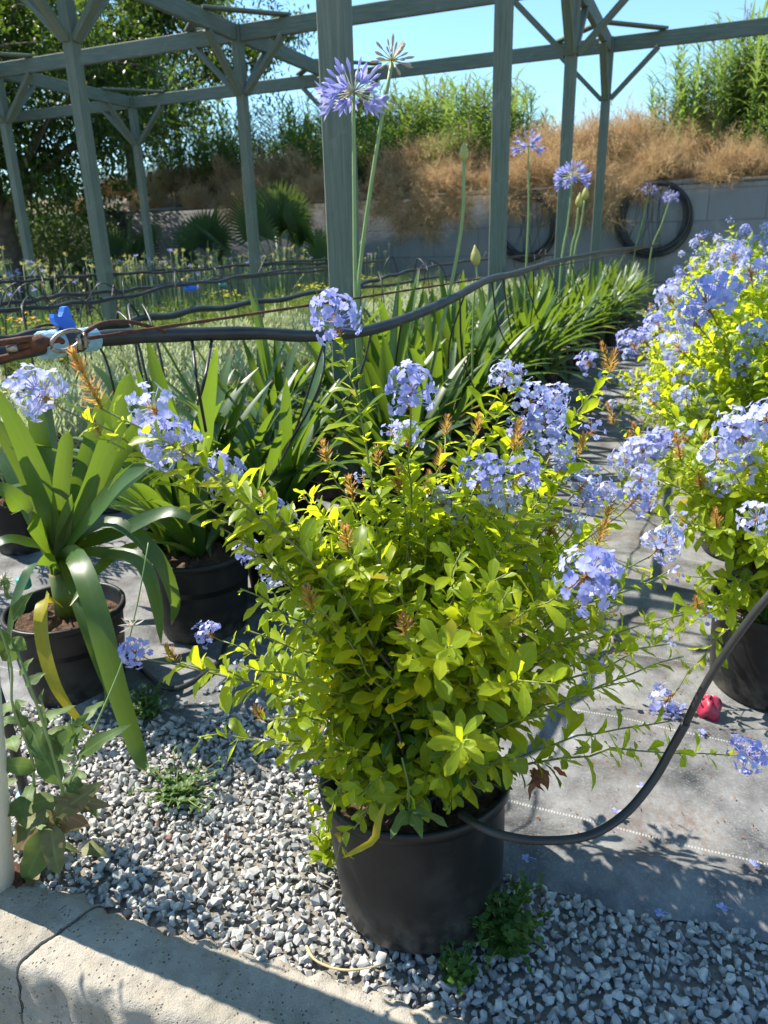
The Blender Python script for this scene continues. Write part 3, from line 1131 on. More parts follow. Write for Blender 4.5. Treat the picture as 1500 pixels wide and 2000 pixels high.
# ------------------------------------------------------------------ the plumbago in front
FC = A(.06, 1.195, 0.008)
fp = thing('potted_plumbago', 'bushy plumbago with pale blue flower heads in a big black pot standing on the gravel', 'potted plant', tuple(FC))
for q_ in (link('pot', POT_BIG, fp), link('soil', SOIL_BIG, fp)):
    q_.rotation_euler = (math.radians(-7), math.radians(-2.5), 0)
px1 = 1 / FPX
ht = [(668, 672, 105, 1.27, 'full'), (122, 800, 112, 1.06, 'flower'), (335, 828, 105, 1.18, 'flower'), (378, 900, 125, 1.06, 'full'), (462, 962, 92, 1.14, 'flower'),
      (802, 815, 110, 1.22, 'flower'), (800, 890, 78, 1.34, 'flower'), (972, 768, 70, 1.36, 'pale'), (1018, 815, 84, 1.34, 'pale'), (1050, 858, 92, 1.32, 'pale'), (1000, 872, 84, 1.33, 'flower'), (925, 962, 96, 1.16, 'full'), (1000, 955, 86, 1.2, 'flower'), (960, 1000, 62, 1.18, 'flower'),
      (1108, 1150, 140, .97, 'full'), (1115, 972, 85, 1.34, 'flower'), (1212, 1005, 92, 1.36, 'flower'), (1268, 1088, 92, 1.42, 'flower'), (290, 1288, 72, 1.10, 'flower'), (428, 1250, 66, 1.28, 'flower'),
      (560, 1105, 34, 1.3, 'sparse'), (714, 948, 42, 1.36, 'sparse'), (1142, 862, 60, 1.42, 'sparse'), (1425, 1475, 92, 1.28, 'full'), (860, 1020, 80, 1.28, 'flower'), (770, 862, 50, 1.3, 'sparse'), (1070, 800, 62, 1.4, 'pale'), (985, 1008, 60, 1.2, 'pale'), (890, 1040, 50, 1.25, 'sparse'), (1130, 1000, 64, 1.36, 'flower'), (1165, 985, 60, 1.4, 'pale'), (1085, 930, 60, 1.38, 'flower'), (1240, 950, 56, 1.5, 'pale'), (1160, 1310, 60, 1.3, 'sparse'), (480, 1305, 36, 1.12, 'sparse'), (1060, 905, 80, 1.3, 'pale'), (1010, 740, 34, 1.36, 'sparse')]
tips = [(at(x, y, d), k, s_ * px1 * d * 1.03) for x, y, s_, d, k in ht]
bt = [(200, 800, 118, .98), (612, 1190, 55, 1.02), (792, 1240, 52, 1.0), (640, 905, 42, 1.25), (740, 912, 38, 1.3), (690, 980, 48, 1.2), (1003, 880, 60, 1.16), (780, 965, 48, 1.2), (930, 850, 36, 1.3), (870, 852, 36, 1.3),
      (1165, 1065, 50, 1.2), (512, 1405, 40, 1.05), (345, 1292, 42, 1.12), (200, 855, 34, 1.1), (520, 985, 30, 1.2), (1190, 730, 45, 1.8), (1130, 890, 40, 1.36)]
tips += [(at(x, y, d), 'bud', s_ * px1 * d) for x, y, s_, d in bt]
lt = [(385, 1440, 1.10), (700, 1592, 1.03), (780, 1570, 1.03), (880, 1580, 1.03), (950, 1545, 1.03), (655, 1545, 1.04), (995, 1500, 1.05), (640, 1480, 1.04), (830, 1530, 1.03), (740, 1520, 1.03), (900, 1500, 1.03), (605, 1600, 1.06), (690, 1620, 1.03), (1312, 1408, 1.16), (1235, 1275, 1.12), (1335, 1282, 1.25), (1190, 1220, 1.06), (575, 1560, 1.10), (655, 1690, 1.08), (1240, 1330, 1.08), (470, 1150, 1.06), (430, 1030, 1.10), (560, 1040, 1.15), (640, 1010, 1.20), (720, 1060, 1.06), (830, 1000, 1.20), (900, 1080, 1.06), (1010, 1060, 1.10),
      (1080, 1010, 1.25), (1140, 1240, 1.06), (1060, 1400, 1.06), (960, 1500, 1.03), (700, 1560, 1.03), (620, 1440, 1.06), (560, 1330, 1.06), (480, 1230, 1.06), (850, 1400, 1.06), (760, 1320, 1.06), (930, 1290, 1.06), (680, 1250, 1.06), (1000, 1240, 1.06), (820, 1180, 1.06), (540, 1450, 1.06), (1010, 1480, 1.03), (860, 1520, 1.03)]
tips += [(at(x, y, d), 'leaf', 0) for x, y, d in lt]
g = np.random.default_rng(5)
tips += dome_tips(FC + A(.05, .04, 0), 56, .41, .42, 1.0, g, .06, .16, fs=(.05, .07), flat=.42)
plumbago(fp, FC + A(0, 0, .25), .285, tips, 6, node_gap=.0180, leaf=1.06)
# odds and ends growing in the same pot
b = MB()
for dx, L in ((0, .055), (.9, .07), (-1.0, .06), (2.2, .05)):
    p = at(800, 1585, 1.0)
    leaves(b, p, A(math.cos(dx - 1.2), math.sin(dx - 1.2), .15), A(0, 0, 1), L, .024, .9, P_LANCE, 6, .2, rnd=.4, wave=.6)
tube(b, spline([at(800, 1600, 1.02), at(798, 1540, 1.0), at(785, 1480, .99)], 8), .0018, 5, .5)
b.build('sow_thistle', M['weed'], fp)
b = MB()
p = at(783, 1462, .99)
leaves(b, np.repeat(p[None], 14, 0), nrm(np.column_stack([np.cos(np.arange(14)), np.sin(np.arange(14)), np.full(14, 1.6)])), A(0, 0, 1), .011, .003, .2, P_NEEDLE, 3)
b.build('yellow_bloom', M['yellow'], fp)
b = MB()
ribbon(b, [at(752, 1570, 1.0), at(738, 1605, .985), at(730, 1640, .975), at(690, 1664, .97), at(668, 1676, .97)], .014, A(.1, -1, .5), P_LANCE, 10, .2)
b.build('yellowed_leaf', M['yellow_leaf'], fp)
b = MB()
g = np.random.default_rng(77)
for k in range(9):
    p = at(1045 + 10 * g.normal(), 1505 + 14 * g.normal(), 1.14)
    leaves(b, p, A(g.normal() * .4 + .3, g.normal() * .4, -1), rand_dirs(1, g)[0], .045 * g.uniform(.7, 1.2), .014, g.uniform(-.8, .9), P_LANCE, 6, .4, wave=.5)
tube(b, spline([at(1005, 1500, 1.13), at(1045, 1490, 1.14), at(1062, 1530, 1.14)], 6), .0015, 4)
b.build('withered_sprig', M['dead'], fp)

# ------------------------------------------------------------------ plumbagos along the right of the path
ORD = ['first', 'second', 'third', 'fourth', 'fifth', 'sixth', 'seventh', 'eighth', 'ninth', 'tenth', 'eleventh', 'twelfth', 'thirteenth', 'fourteenth', 'fifteenth', 'sixteenth', 'seventeenth', 'eighteenth', 'nineteenth', 'twentieth',
       'twenty-first', 'twenty-second', 'twenty-third', 'twenty-fourth', 'twenty-fifth', 'twenty-sixth', 'twenty-seventh', 'twenty-eighth', 'twenty-ninth', 'thirtieth']
GR_R = 'flowering plumbagos along the right side of the path'
RC = A(1.16, 1.93, 0.02)
rp = thing('potted_plumbago', 'plumbago with whitish blue heads in the black pot cut by the right edge', 'potted plant', tuple(RC), GR_R)
link('pot', POT_BIG, rp)
link('soil', SOIL_BIG, rp)
ht = [(1415, 905, 88, 1.72, 'pale'), (1462, 878, 92, 1.75, 'pale'), (1440, 850, 76, 1.78, 'pale'), (1500, 842, 86, 1.75, 'pale'), (1482, 1022, 85, 1.62, 'pale'), (1280, 900, 74, 1.95, 'pale'), (1318, 880, 70, 1.95, 'flower'), (1245, 918, 70, 1.95, 'flower'), (1350, 868, 60, 1.9, 'sparse'), (1335, 1125, 44, 1.75, 'sparse'), (1390, 1195, 52, 1.72, 'sparse'),
      (1325, 1345, 92, 1.80, 'flower'), (1170, 1305, 50, 1.85, 'sparse'), (1340, 1020, 50, 1.8, 'sparse'), (1290, 800, 55, 2.05, 'sparse'), (1320, 1240, 46, 1.8, 'sparse'), (1470, 940, 90, 1.8, 'flower'), (1420, 960, 60, 1.85, 'flower')]
tips = [(at(x, y, d), k, s_ * px1 * d * 1.03) for x, y, s_, d, k in ht]
tips += [(at(x, y, d), 'bud', s_ * px1 * d) for x, y, s_, d in [(1330, 900, 60, 1.85), (1370, 955, 45, 1.85), (1400, 1030, 45, 1.75), (1365, 1190, 40, 1.7), (1270, 1005, 40, 1.8), (1200, 830, 45, 2.1)]]
g = np.random.default_rng(15)
tips += dome_tips(RC + A(.03, 0, 0), 80, .38, .32, .92, g, 0.05, .12, fs=(.05, .08), flat=.5)
plumbago(rp, RC + A(0, 0, .25), .285, tips, 16, node_gap=.018, leaf=1.2)

RC2 = row(2.78, .36, .02)
rq = thing('potted_plumbago', 'plumbago with a large blue head, just behind the one at the right edge', 'potted plant', tuple(RC2), GR_R)
link('pot', POT_BIG, rq)
link('soil', SOIL_BIG, rq)
ht = [(1400, 632, 96, 2.6, 'full'), (1375, 650, 70, 2.62, 'flower'), (1425, 600, 70, 2.7, 'flower'), (1255, 690, 66, 2.95, 'flower'), (1350, 705, 84, 2.7, 'pale'), (1300, 655, 62, 3.0, 'flower'), (1270, 680, 50, 2.95, 'pale'), (1165, 718, 50, 2.95, 'flower'), (1205, 752, 46, 2.7, 'sparse'), (1470, 560, 76, 2.8, 'flower'),
      (1490, 685, 66, 2.6, 'pale'), (1290, 775, 50, 2.45, 'sparse'), (1355, 785, 50, 2.4, 'flower'), (1440, 520, 60, 3.0, 'pale'), (1350, 745, 56, 2.5, 'sparse'), (1320, 600, 56, 3.0, 'pale'), (1460, 740, 60, 2.5, 'flower')]
tips = [(at(x, y, d), k, s_ * px1 * d * 1.03) for x, y, s_, d, k in ht]
tips += [(at(x, y, d), 'bud', s_ * px1 * d) for x, y, s_, d in [(1192, 722, 52, 2.8), (1250, 870, 50, 2.2), (1420, 700, 40, 2.6), (1240, 880, 44, 2.2)]]
tips += [(at(x, y, d), 'leaf', 0) for x, y, d in [(1240, 790, 2.5), (1270, 760, 2.5), (1310, 830, 2.3), (1260, 720, 2.8), (1330, 740, 2.5), (1380, 760, 2.4), (1300, 900, 2.2), (1230, 900, 2.2), (1280, 950, 2.15), (1350, 640, 2.8)]]
g = np.random.default_rng(17)
tips += dome_tips(RC2, 64, .46, .36, 1.15, g, .10, .1, fs=(.06, .09), flat=.5)
plumbago(rq, RC2 + A(0, 0, .25), .285, tips, 18, node_gap=.020, leaf=1.2)

VAR_R = []
for k in range(3):
    c = A(0, 0, 0)
    o = thing('potted_plumbago', 'x', 'potted plant', (0, 0, 0), GR_R)
    link('pot', POT_BIG, o)
    link('soil', SOIL_BIG, o)
    g = np.random.default_rng(40 + k)
    T = dome_tips(c, 78, .60, .34, 1.12, g, .05, .1, flat=.5)
    for q in range(26):
        a = g.uniform(0, 6.28)
        el = g.uniform(.05, 1.0)
        r_ = g.uniform(.5, .72) * math.cos(el * 1.45)
        T.append((A(r_ * math.cos(a), r_ * math.sin(a), .42 + .75 * math.sin(el * 1.5) + g.normal(0, .05)), ('flower', 'pale', 'full', 'sparse')[g.integers(0, 4)], g.uniform(.045, .072)))
    plumbago(o, A(0, 0, .25), .285, T, 50 + k, node_gap=.0205, leaf=1.3)
    VAR_R.append(o)
rus = [3.34, 3.90, 4.45, 5.05, 5.65, 6.3, 6.9, 7.5, 8.2, 8.9, 9.6, 10.4, 11.2, 12.0, 12.9, 13.8, 14.8]
rsc = [.98, 1.0, 1.05, 1.1, 1.12, 1.08, 1.04, 1.05, 1.02, 1.03, 1.0, 1.02, 1, 1, 1, 1, 1]
for k, (u, sc) in enumerate(zip(rus, rsc)):
    o = VAR_R[k] if k < 3 else copy_tree(VAR_R[k % 3])
    p = row(u, (.38 if u < 3 else .24) + R.normal(0, .03), .02)
    o.location = tuple(p)
    o.rotation_euler = (0, 0, R.uniform(0, 6.28))
    o.scale = (sc, sc, sc)
    tag(o, 'flowering plumbago %s behind the one at the right edge in its row' % ORD[k + 1])

# ------------------------------------------------------------------ agapanthus
def agap_leaves(b, c, n, g, Lr=(.42, .70), W=(.034, .05), biasdir=None):
    a = g.uniform(0, 6.28, n)
    k = np.sort(g.random(n))
    tilt = .08 + .78 * k + g.normal(0, .1, n)
    d = np.stack([np.cos(a) * np.sin(tilt), np.sin(a) * np.sin(tilt), np.cos(tilt)], 1)
    if biasdir is not None:
        d = nrm(d + biasdir)
    base = c + np.stack([np.cos(a), np.sin(a), 0 * a], 1) * .018
    L = g.uniform(*Lr, n) * (1 - .18 * k)
    bend = .2 + 1.0 * k + g.normal(0, .28, n) + np.where(g.random(n) < .12, .7, 0)
    old = (g.random(n) < .04) & (k > .6)
    leaves(b, base, d, A(0, 0, 1), L, g.uniform(*W, n), bend, P_STRAP, 12, .30, ext=np.where(old, .9, 0.0))
    # the sheathed neck
    tube(b, np.array([c + A(0, 0, -.02), c + A(0, 0, .05), c + A(0, 0, .11)]), [.024, .021, .014], 8, .9, ext=.15)


def agap_head(seed, nopen, nbud, withered=False, R0=.05):
    g = np.random.default_rng(seed)
    fl = MB()
    n = nopen + nbud
    k = np.arange(n)
    pol = np.arccos(1 - (k + .5) / n * 1.45)
    ph = k * 2.39996
    out = np.stack([np.sin(pol) * np.cos(ph), np.sin(pol) * np.sin(ph), np.cos(pol)], 1)
    out = nrm(out + g.normal(0, .10, (n, 3)))
    R1 = R0 * g.uniform(.75, 1.1, n)
    op = np.zeros(n, bool)
    idx = np.argsort(-pol + g.normal(0, .25, n))[:nopen]
    op[idx] = True
    for q in range(n):
        e = out[q] * R1[q]
        tube(fl, np.stack([out[q] * .0, e * .6, e * 1.02]), .0012, 4, g.random(), cap=False, ext=1.0)
        if op[q]:
            x = nrm(np.cross(out[q], A(.3, .2, .9)))
            y = np.cross(out[q], x)
            for p in range(6):
                a = p * 1.0472
                rd = x * math.cos(a) + y * math.sin(a)
                leaves(fl, e + rd * .002, out[q] + rd * .22, rd * -1 + out[q] * .2, .042, .011, .55, P_LANCE, 5, .2, rnd=g.random())
        else:
            s_ = g.uniform(.7, 1.1)
            pts = np.stack([e + out[q] * v * s_ for v in (0, .010, .022, .032)])
            tube(fl, pts, np.array([.0016, .0036, .0044, .0008]) * s_, 6, g.random() * .6)
    if withered:
        leaves(fl, A([0, 0, 0], [0, .002, 0]), A([-.8, .1, .9], [-.6, .5, 1.]), A(.5, 0, .8), .07, .02, -.6, P_LANCE, 6, .5, ext=.3)
    fl = fl.mesh('flower_head', M['agap_dry'] if withered else M['agap_petal'])
    return fl


AH = [agap_head(400, 14, 26), agap_head(401, 0, 26, True, .036), agap_head(402, 16, 14), agap_head(403, 9, 16)]


def agap_stalk(root, pts, r, head=None, size=.2, bud=False, tilt=(0, 0, 1)):
    P = spline(pts, 16)
    b = MB()
    tube(b, P, np.linspace(r, r * .72, 16), 8, .5)
    so = b.build('flower_stalk', M['agap_stalk'], root)
    if head is not None:
        o = link('flower_head', AH[head], so)
        o.location = Vector(P[-1]) - root.location
        orient(o, nrm(P[-1] - P[-2]) + A(*tilt) * .5, sc=size / (.17 if head != 1 else .13))
    if bud:
        b = MB()
        d = nrm(P[-1] - P[-3])
        s_ = size
        tube(b, np.stack([P[-1] + d * v * s_ for v in (-.1, .1, .3, .6, .85, 1.0)]), np.array([.10, .24, .30, .22, .09, .02]) * s_, 10, .5)
        b.build('flower_bud', M['bud_yel'], so)
    return so


GR_A = 'agapanthus pots in the row left of the path'
# the big one at lower left, leaf by leaf
AC = A(-1.0, 2.06, 0.0)
ag = thing('potted_agapanthus', 'agapanthus with broad drooping leaves and one yellowing leaf in the black pot nearest the kerb', 'potted plant', tuple(AC), GR_A)
link('pot', POT_MID, ag).scale = (1.07, 1.07, 1.0)
link('soil', SOIL_MID, ag).scale = (1.07, 1.07, 1.0)
b = MB()
nk = at(122, 1160, 2.06)
nk[2] = .26
tube(b, np.array([nk + A(0, 0, -.03), nk + A(.0, 0, .05), nk + A(-.005, 0, .13)]), [.034, .030, .024], 10, 1.0, ext=.25)
cr = nk + A(0, 0, .10)
hero = [  # path pixels with distance, width px at that distance, up hint
    ([(110, 1075, 2.05), (85, 960, 2.0), (40, 850, 1.95), (-20, 740, 1.92)], 66, (0, -1, .3)),
    ([(110, 1070, 2.05), (95, 950, 2.08), (75, 830, 2.1), (60, 745, 2.1)], 62, (0, -1, .2)),
    ([(115, 1070, 2.05), (120, 960, 2.0), (130, 870, 1.96), (134, 842, 1.95)], 46, (.2, -1, .2)),
    ([(122, 1075, 2.04), (165, 990, 1.95), (215, 860, 1.88), (245, 760, 1.86), (250, 730, 1.86)], 55, (.4, -1, .3)),
    ([(125, 1080, 2.04), (180, 1010, 1.9), (240, 940, 1.82), (290, 912, 1.8)], 56, (.3, -.8, .8)),
    ([(120, 1078, 2.04), (128, 1020, 1.98), (140, 965, 1.93)], 40, (.3, -1, .3)),
    ([(105, 1080, 2.05), (60, 1010, 1.95), (10, 960, 1.9), (-40, 950, 1.88)], 60, (-.2, -.6, .9)),
    ([(112, 1100, 2.03), (70, 1100, 1.9), (35, 1170, 1.84), (18, 1260, 1.82), (20, 1340, 1.84)], 42, (-.6, -.8, .6)),
    ([(126, 1092, 2.03), (150, 1090, 1.84), (185, 1180, 1.72), (225, 1330, 1.66), (270, 1470, 1.62), (286, 1508, 1.59)], 66, (.2, -1, .55)),
    ([(130, 1085, 2.04), (205, 1080, 1.93), (275, 1100, 1.86), (305, 1180, 1.83), (315, 1260, 1.84)], 46, (.5, -.7, .9)),
    ([(128, 1075, 2.05), (215, 1020, 2.0), (300, 1080, 1.95), (340, 1170, 1.94), (335, 1220, 1.95)], 44, (.5, -.7, .9)),
    ([(120, 1090, 2.04), (150, 1180, 1.86), (195, 1300, 1.78), (212, 1350, 1.77), (198, 1395, 1.78)], 30, (.5, -1, .4)),
    ([(118, 1075, 2.06), (170, 960, 2.15), (225, 850, 2.2)], 45, (.2, -1, .2)),
    ([(105, 1075, 2.07), (30, 930, 2.15), (-10, 880, 2.2)], 60, (.2, -1, .2)),
    ([(120, 1070, 2.06), (160, 930, 2.12), (200, 800, 2.16), (205, 770, 2.16)], 50, (.3, -1, .2)),
    ([(112, 1070, 2.07), (105, 930, 2.16), (90, 800, 2.2), (92, 770, 2.2)], 52, (-.1, -1, .2)),
    ([(125, 1075, 2.05), (220, 960, 2.06), (330, 880, 2.06), (370, 880, 2.05)], 50, (.3, -.8, .8)),
    ([(125, 1080, 2.05), (230, 1040, 2.0), (330, 1000, 1.96), (400, 1030, 1.94)], 46, (.3, -.8, .9)),
    ([(105, 1080, 2.06), (50, 1060, 2.0), (0, 1060, 1.95), (-50, 1120, 1.92)], 44, (-.3, -.7, .9)),
    ([(110, 1070, 2.06), (55, 930, 2.02), (10, 850, 2.0), (-10, 815, 2.0)], 54, (-.1, -1, .2)),
    ([(122, 1070, 2.03), (185, 960, 1.98), (260, 850, 1.95), (305, 800, 1.94)], 50, (.4, -1, .4)),
]
for pts, wpx, up in hero:
    P = [cr * .35 + nk * .65 + A(0, 0, .05)] + [at(*q) for q in pts]
    ribbon(b, P, .76 * wpx * px1 * np.mean([q[2] for q in pts]), up, P_STRAP, 22, .22, rnd=float(R.random()))
b.build('foliage', M['agap_leaf'], ag)
b = MB()
P = [nk + A(0, -.01, .02), at(95, 1165, 1.92), at(82, 1190, 1.85), at(86, 1260, 1.79), at(110, 1340, 1.74), at(150, 1400, 1.72), at(192, 1434, 1.71)]
ribbon(b, P, 35 * px1 * 1.8, (-.1, -1, .4), ([0, .1, .35, .6, .85, 1], [.5, .8, 1, .85, .45, .05]), 22, .22, rnd=.3)
b.build('yellowed_leaf', M['yellow_leaf'], ag)

# five leaf sets that repeat down the row
VAR_A = []
for k in range(5):
    o = thing('potted_agapanthus', 'x', 'potted plant', (0, 0, 0), GR_A)
    link('pot', POT_MID, o)
    link('soil', SOIL_MID, o)
    b = MB()
    g = np.random.default_rng(70 + k)
    agap_leaves(b, A(0, 0, .25), 22, g, (.5, .80), (.046, .068))
    agap_leaves(b, A(.07, .03, .25), 14, g, (.42, .72), (.042, .062))
    b.build('foliage', M['agap_leaf'], o)
    VAR_A.append(o)
posts = [node(i, j)[:2] for i, j in NODES]
spots = []
for u in np.arange(1.92, 15.2, .445):
    spots.append((u + R.normal(0, .02), -1.30 - (.26 if u < 2.2 else .12 if u < 2.5 else 0) + R.normal(0, .03) + (.14 if 2.5 < u < 3.1 else 0)))
n_front = len(spots)
for u in np.arange(2.1, 15.2, .46):
    spots.append((u + R.normal(0, .03), -1.80 + R.normal(0, .03)))
kf = kb = 0
AG = []
for q, (u, v) in enumerate(spots):
    p = row(u, v, .015)
    for s_ in posts:
        dv = p[:2] - s_
        if np.linalg.norm(dv) < .24:
            p[:2] = s_ + nrm(dv) * .24
    o = VAR_A[q] if q < 5 else copy_tree(VAR_A[q % 5])
    o.location = tuple(p)
    o.rotation_euler = (0, 0, R.uniform(0, 6.28))
    sc = R.uniform(.98, 1.14)
    o.scale = (sc, sc, sc * (1.14 if 2.2 < u < 5 else 1.0))
    if q < n_front:
        tag(o, 'agapanthus pot beside the path, %s behind the big drooping one' % ORD[kf])
        kf += 1
    else:
        tag(o, 'agapanthus pot in the second line from the path, %s from the near end' % ORD[kb])
        kb += 1
    AG.append(o)


def ag_near(p):
    return min(AG, key=lambda o: (o.location.x - p[0]) ** 2 + (o.location.y - p[1]) ** 2)


def world_stalk(pts, r, base_uv, label, **kw):
    """A flowering stem rising from a pot of the row: its own thing-part under the nearest pot would turn with the pot, so it is parented with the inverse."""
    root_o = ag_near(row(*base_uv))
    h = thing('holder', None, None, (0, 0, 0))
    so = agap_stalk(h, pts, r, **kw)
    bpy.context.view_layer.update()
    mw = so.matrix_world.copy()
    rw = Matrix.LocRotScale(root_o.location, root_o.rotation_euler, root_o.scale)
    so.parent = root_o
    so.matrix_parent_inverse = rw.inverted()
    so.matrix_basis = mw
    bpy.data.objects.remove(h)
    return so


d1 = 2.75
world_stalk([row(3.0, -1.36, .25), at(700, 700, 2.78), at(694, 560, d1), at(692, 380, d1), at(690, 180, d1)], .0085, (2.9, -1.5), '', head=0, size=125 * px1 * d1 * 1.02, tilt=(.0, -.2, .8))
world_stalk([row(3.05, -1.36, .25), at(705, 700, 2.80), at(700, 560, d1 + .05), at(728, 340, d1 + .05), at(766, 118, d1 + .05)], .0085, (3.0, -1.5), '', head=1, size=78 * px1 * d1, tilt=(.0, -.1, .9))


def stem_at(px0, py0, px1_, py1_, d, r, **kw):
    a, e = at(px0, py0, d), at(px1_, py1_, d)
    f = A(a[0], a[1], .27)
    u = f[0] * UV_U[0] + f[1] * UV_U[1]
    world_stalk([f, a, (a + e) / 2 + A(.012, 0, 0), e], r, (u, -1.4), '', **kw)


world_stalk([row(3.7, -1.40, .25), at(850, 690, 3.1), at(872, 600, 3.05), at(902, 440, 3.0), at(906, 312, 3.0)], .008, (3.7, -1.4), '', bud=True, size=30 * px1 * 3.0)
stem_at(925, 600, 930, 515, 3.9, .006, bud=True, size=34 * px1 * 3.8)
stem_at(1028, 520, 1031, 285, 6.0, .009, head=3, size=62 * px1 * 6)
stem_at(1096, 520, 1118, 345, 6.6, .011, head=2, size=68 * px1 * 6.6)
for x0, y0, x1_, y1_, d, hd in ((1240, 490, 1268, 372, 15, 3), (1252, 490, 1258, 360, 15.2, None), (1272, 490, 1310, 385, 14.6, 2), (1282, 490, 1300, 390, 15, 3), (1318, 490, 1325, 412, 15, None), (1115, 500, 1130, 402, 9, None), (1122, 500, 1142, 388, 9.2, None)):
    stem_at(x0, y0, x1_, y1_, d, .014, head=hd, size=.32 if hd else .14, bud=hd is None)

# ------------------------------------------------------------------ beds on the left
def silver_plant(seed, flowers):
    g = np.random.default_rng(seed)
    o = thing('silver_shrub', 'x', 'potted plant', (0, 0, 0))
    link('pot', POT_SMALL, o)
    link('soil', SOIL_SMALL, o)
    b = MB()
    ns = 46
    for k in range(ns):
        a, r_ = g.uniform(0, 6.28), .22 * math.sqrt(g.random())
        tip = A(r_ * math.cos(a), r_ * math.sin(a), .20 + (.36 - 2.2 * r_ * r_) * g.uniform(.75, 1.05))
        b0 = A(r_ * .25 * math.cos(a), r_ * .25 * math.sin(a), .17)
        n = 15
        t = np.linspace(.35, 1, n)
        P = b0 + (tip - b0) * t[:, None]
        an = np.arange(n) * 2.4
        d = np.stack([np.cos(an), np.sin(an), .9 + 1.2 * t], 1)
        leaves(b, P, d, A(0, 0, 1), g.uniform(.05, .085, n), .012, .25, P_LANCE, 4, .3, ext=np.clip(.75 - t, 0, 1))
    b.build('foliage', M['silver'], o)
    if flowers:
        b = MB()
        for k in range(flowers):
            a, r_ = g.uniform(0, 6.28), .2 * math.sqrt(g.random())
            p = A(r_ * math.cos(a), r_ * math.sin(a), .54 + .05 * g.random())
            n = 9
            leaves(b, np.repeat(p[None], n, 0), np.column_stack([np.cos(np.arange(n) * .7), np.sin(np.arange(n) * .7), np.full(n, .35)]), A(0, 0, 1), .016, .008, .2, P_PETAL, 3)
        b.build('blossoms', M['yellow'], o)
    return o


def feather_plant(seed, flowers):
    g = np.random.default_rng(seed)
    o = thing('feathery_shrub', 'x', 'potted plant', (0, 0, 0))
    link('pot', POT_SMALL, o)
    link('soil', SOIL_SMALL, o)
    b = MB()
    for k in range(70):
        a, r_ = g.uniform(0, 6.28), .27 * math.sqrt(g.random())
        tip = A(r_ * math.cos(a), r_ * math.sin(a), .2 + (.62 - 2.6 * r_ * r_) * g.uniform(.6, 1.05))
        b0 = A(r_ * .2 * math.cos(a), r_ * .2 * math.sin(a), .17)
        n = 22
        t = np.linspace(.25, 1, n)
        P = b0 + (tip - b0) * t[:, None] + g.normal(0, .008, (n, 3))
        d = rand_dirs(n, g) + A(0, 0, .7)
        leaves(b, P, d, rand_dirs(n, g), g.uniform(.035, .07, n), .005, .2, P_NEEDLE, 3, .2, ext=np.clip(.7 - t, 0, 1))
    b.build('foliage', M['feather'], o)
    if flowers:
        b = MB()
        for k in range(16):
            a, r_ = g.uniform(0, 6.28), .24 * math.sqrt(g.random())
            p = A(r_ * math.cos(a), r_ * math.sin(a), .72 + .08 * g.random())
            n = 7
            leaves(b, np.repeat(p[None], n, 0), np.column_stack([np.cos(np.arange(n) * .9), np.sin(np.arange(n) * .9), np.full(n, .5)]), A(0, 0, 1), .026, .012, .2, P_PETAL, 3)
        b.build('blossoms', M[flowers], o)
    return o


def bud_agap(seed, nst):
    g = np.random.default_rng(seed)
    o = thing('budding_agapanthus', 'x', 'potted plant', (0, 0, 0))
    link('pot', POT_SMALL, o)
    link('soil', SOIL_SMALL, o)
    b = MB()
    agap_leaves(b, A(0, 0, .17), 20, g, (.4, .62), (.018, .028))
    b.build('foliage', M['agap_leaf'], o)
    for k in range(nst):
        a, r_ = g.uniform(0, 6.28), .16 * g.random()
        P = [A(.3 * r_ * math.cos(a), .3 * r_ * math.sin(a), .17), A(.7 * r_ * math.cos(a), .7 * r_ * math.sin(a), .6), A(r_ * math.cos(a), r_ * math.sin(a), g.uniform(.88, 1.2))]
        b = MB()
        tube(b, spline(P, 7), .0045, 5, .5)
        so = b.build('flower_stalk', M['agap_stalk'], o, org=(0, 0, 0))
        b = MB()
        n = 16
        d = rand_dirs(n, g) + A(0, 0, .6)
        leaves(b, np.repeat(P[-1][None], n, 0), d, rand_dirs(n, g), g.uniform(.03, .055, n), .010, .1, P_LANCE, 3, .3)
        b.build('flower_head', M['agap_petal'] if g.random() < .22 else M['bud_yel'], so, org=(0, 0, 0))
    return o


SIL = [silver_plant(500, 0), silver_plant(501, 5), silver_plant(502, 3)]
FEA = [feather_plant(510, None), feather_plant(511, None), feather_plant(512, 'orange'), feather_plant(513, 'yellow')]
BUD = [bud_agap(520, 6), bud_agap(521, 7), bud_agap(522, 5)]
used = set()


def place_bed(protos, pick, u, v, sc, label, group, z=.015):
    pr = protos[pick]
    if id(pr) in used:
        o = copy_tree(pr)
    else:
        used.add(id(pr))
        o = pr
    o.location = tuple(row(u, v, z))
    o.rotation_euler = (0, 0, R.uniform(0, 6.28))
    o.scale = (sc, sc, sc * R.uniform(.92, 1.08))
    tag(o, label, None, group)


def clear_of_posts(u, v):
    p = row(u, v)[:2]
    return all(np.linalg.norm(p - q) > .2 for q in posts)


def umin(v):
    # first u at which a row comes into the picture
    return max(1.6, (-.55 * -.395 * v * 0 + (v * .919 * -1 - .57 * .395 * -v) / (.395 + .57 * .919)) - .3) if False else max(1.6, (-.919 * v + .57 * .395 * v) / (.395 + .57 * .919) - .4)


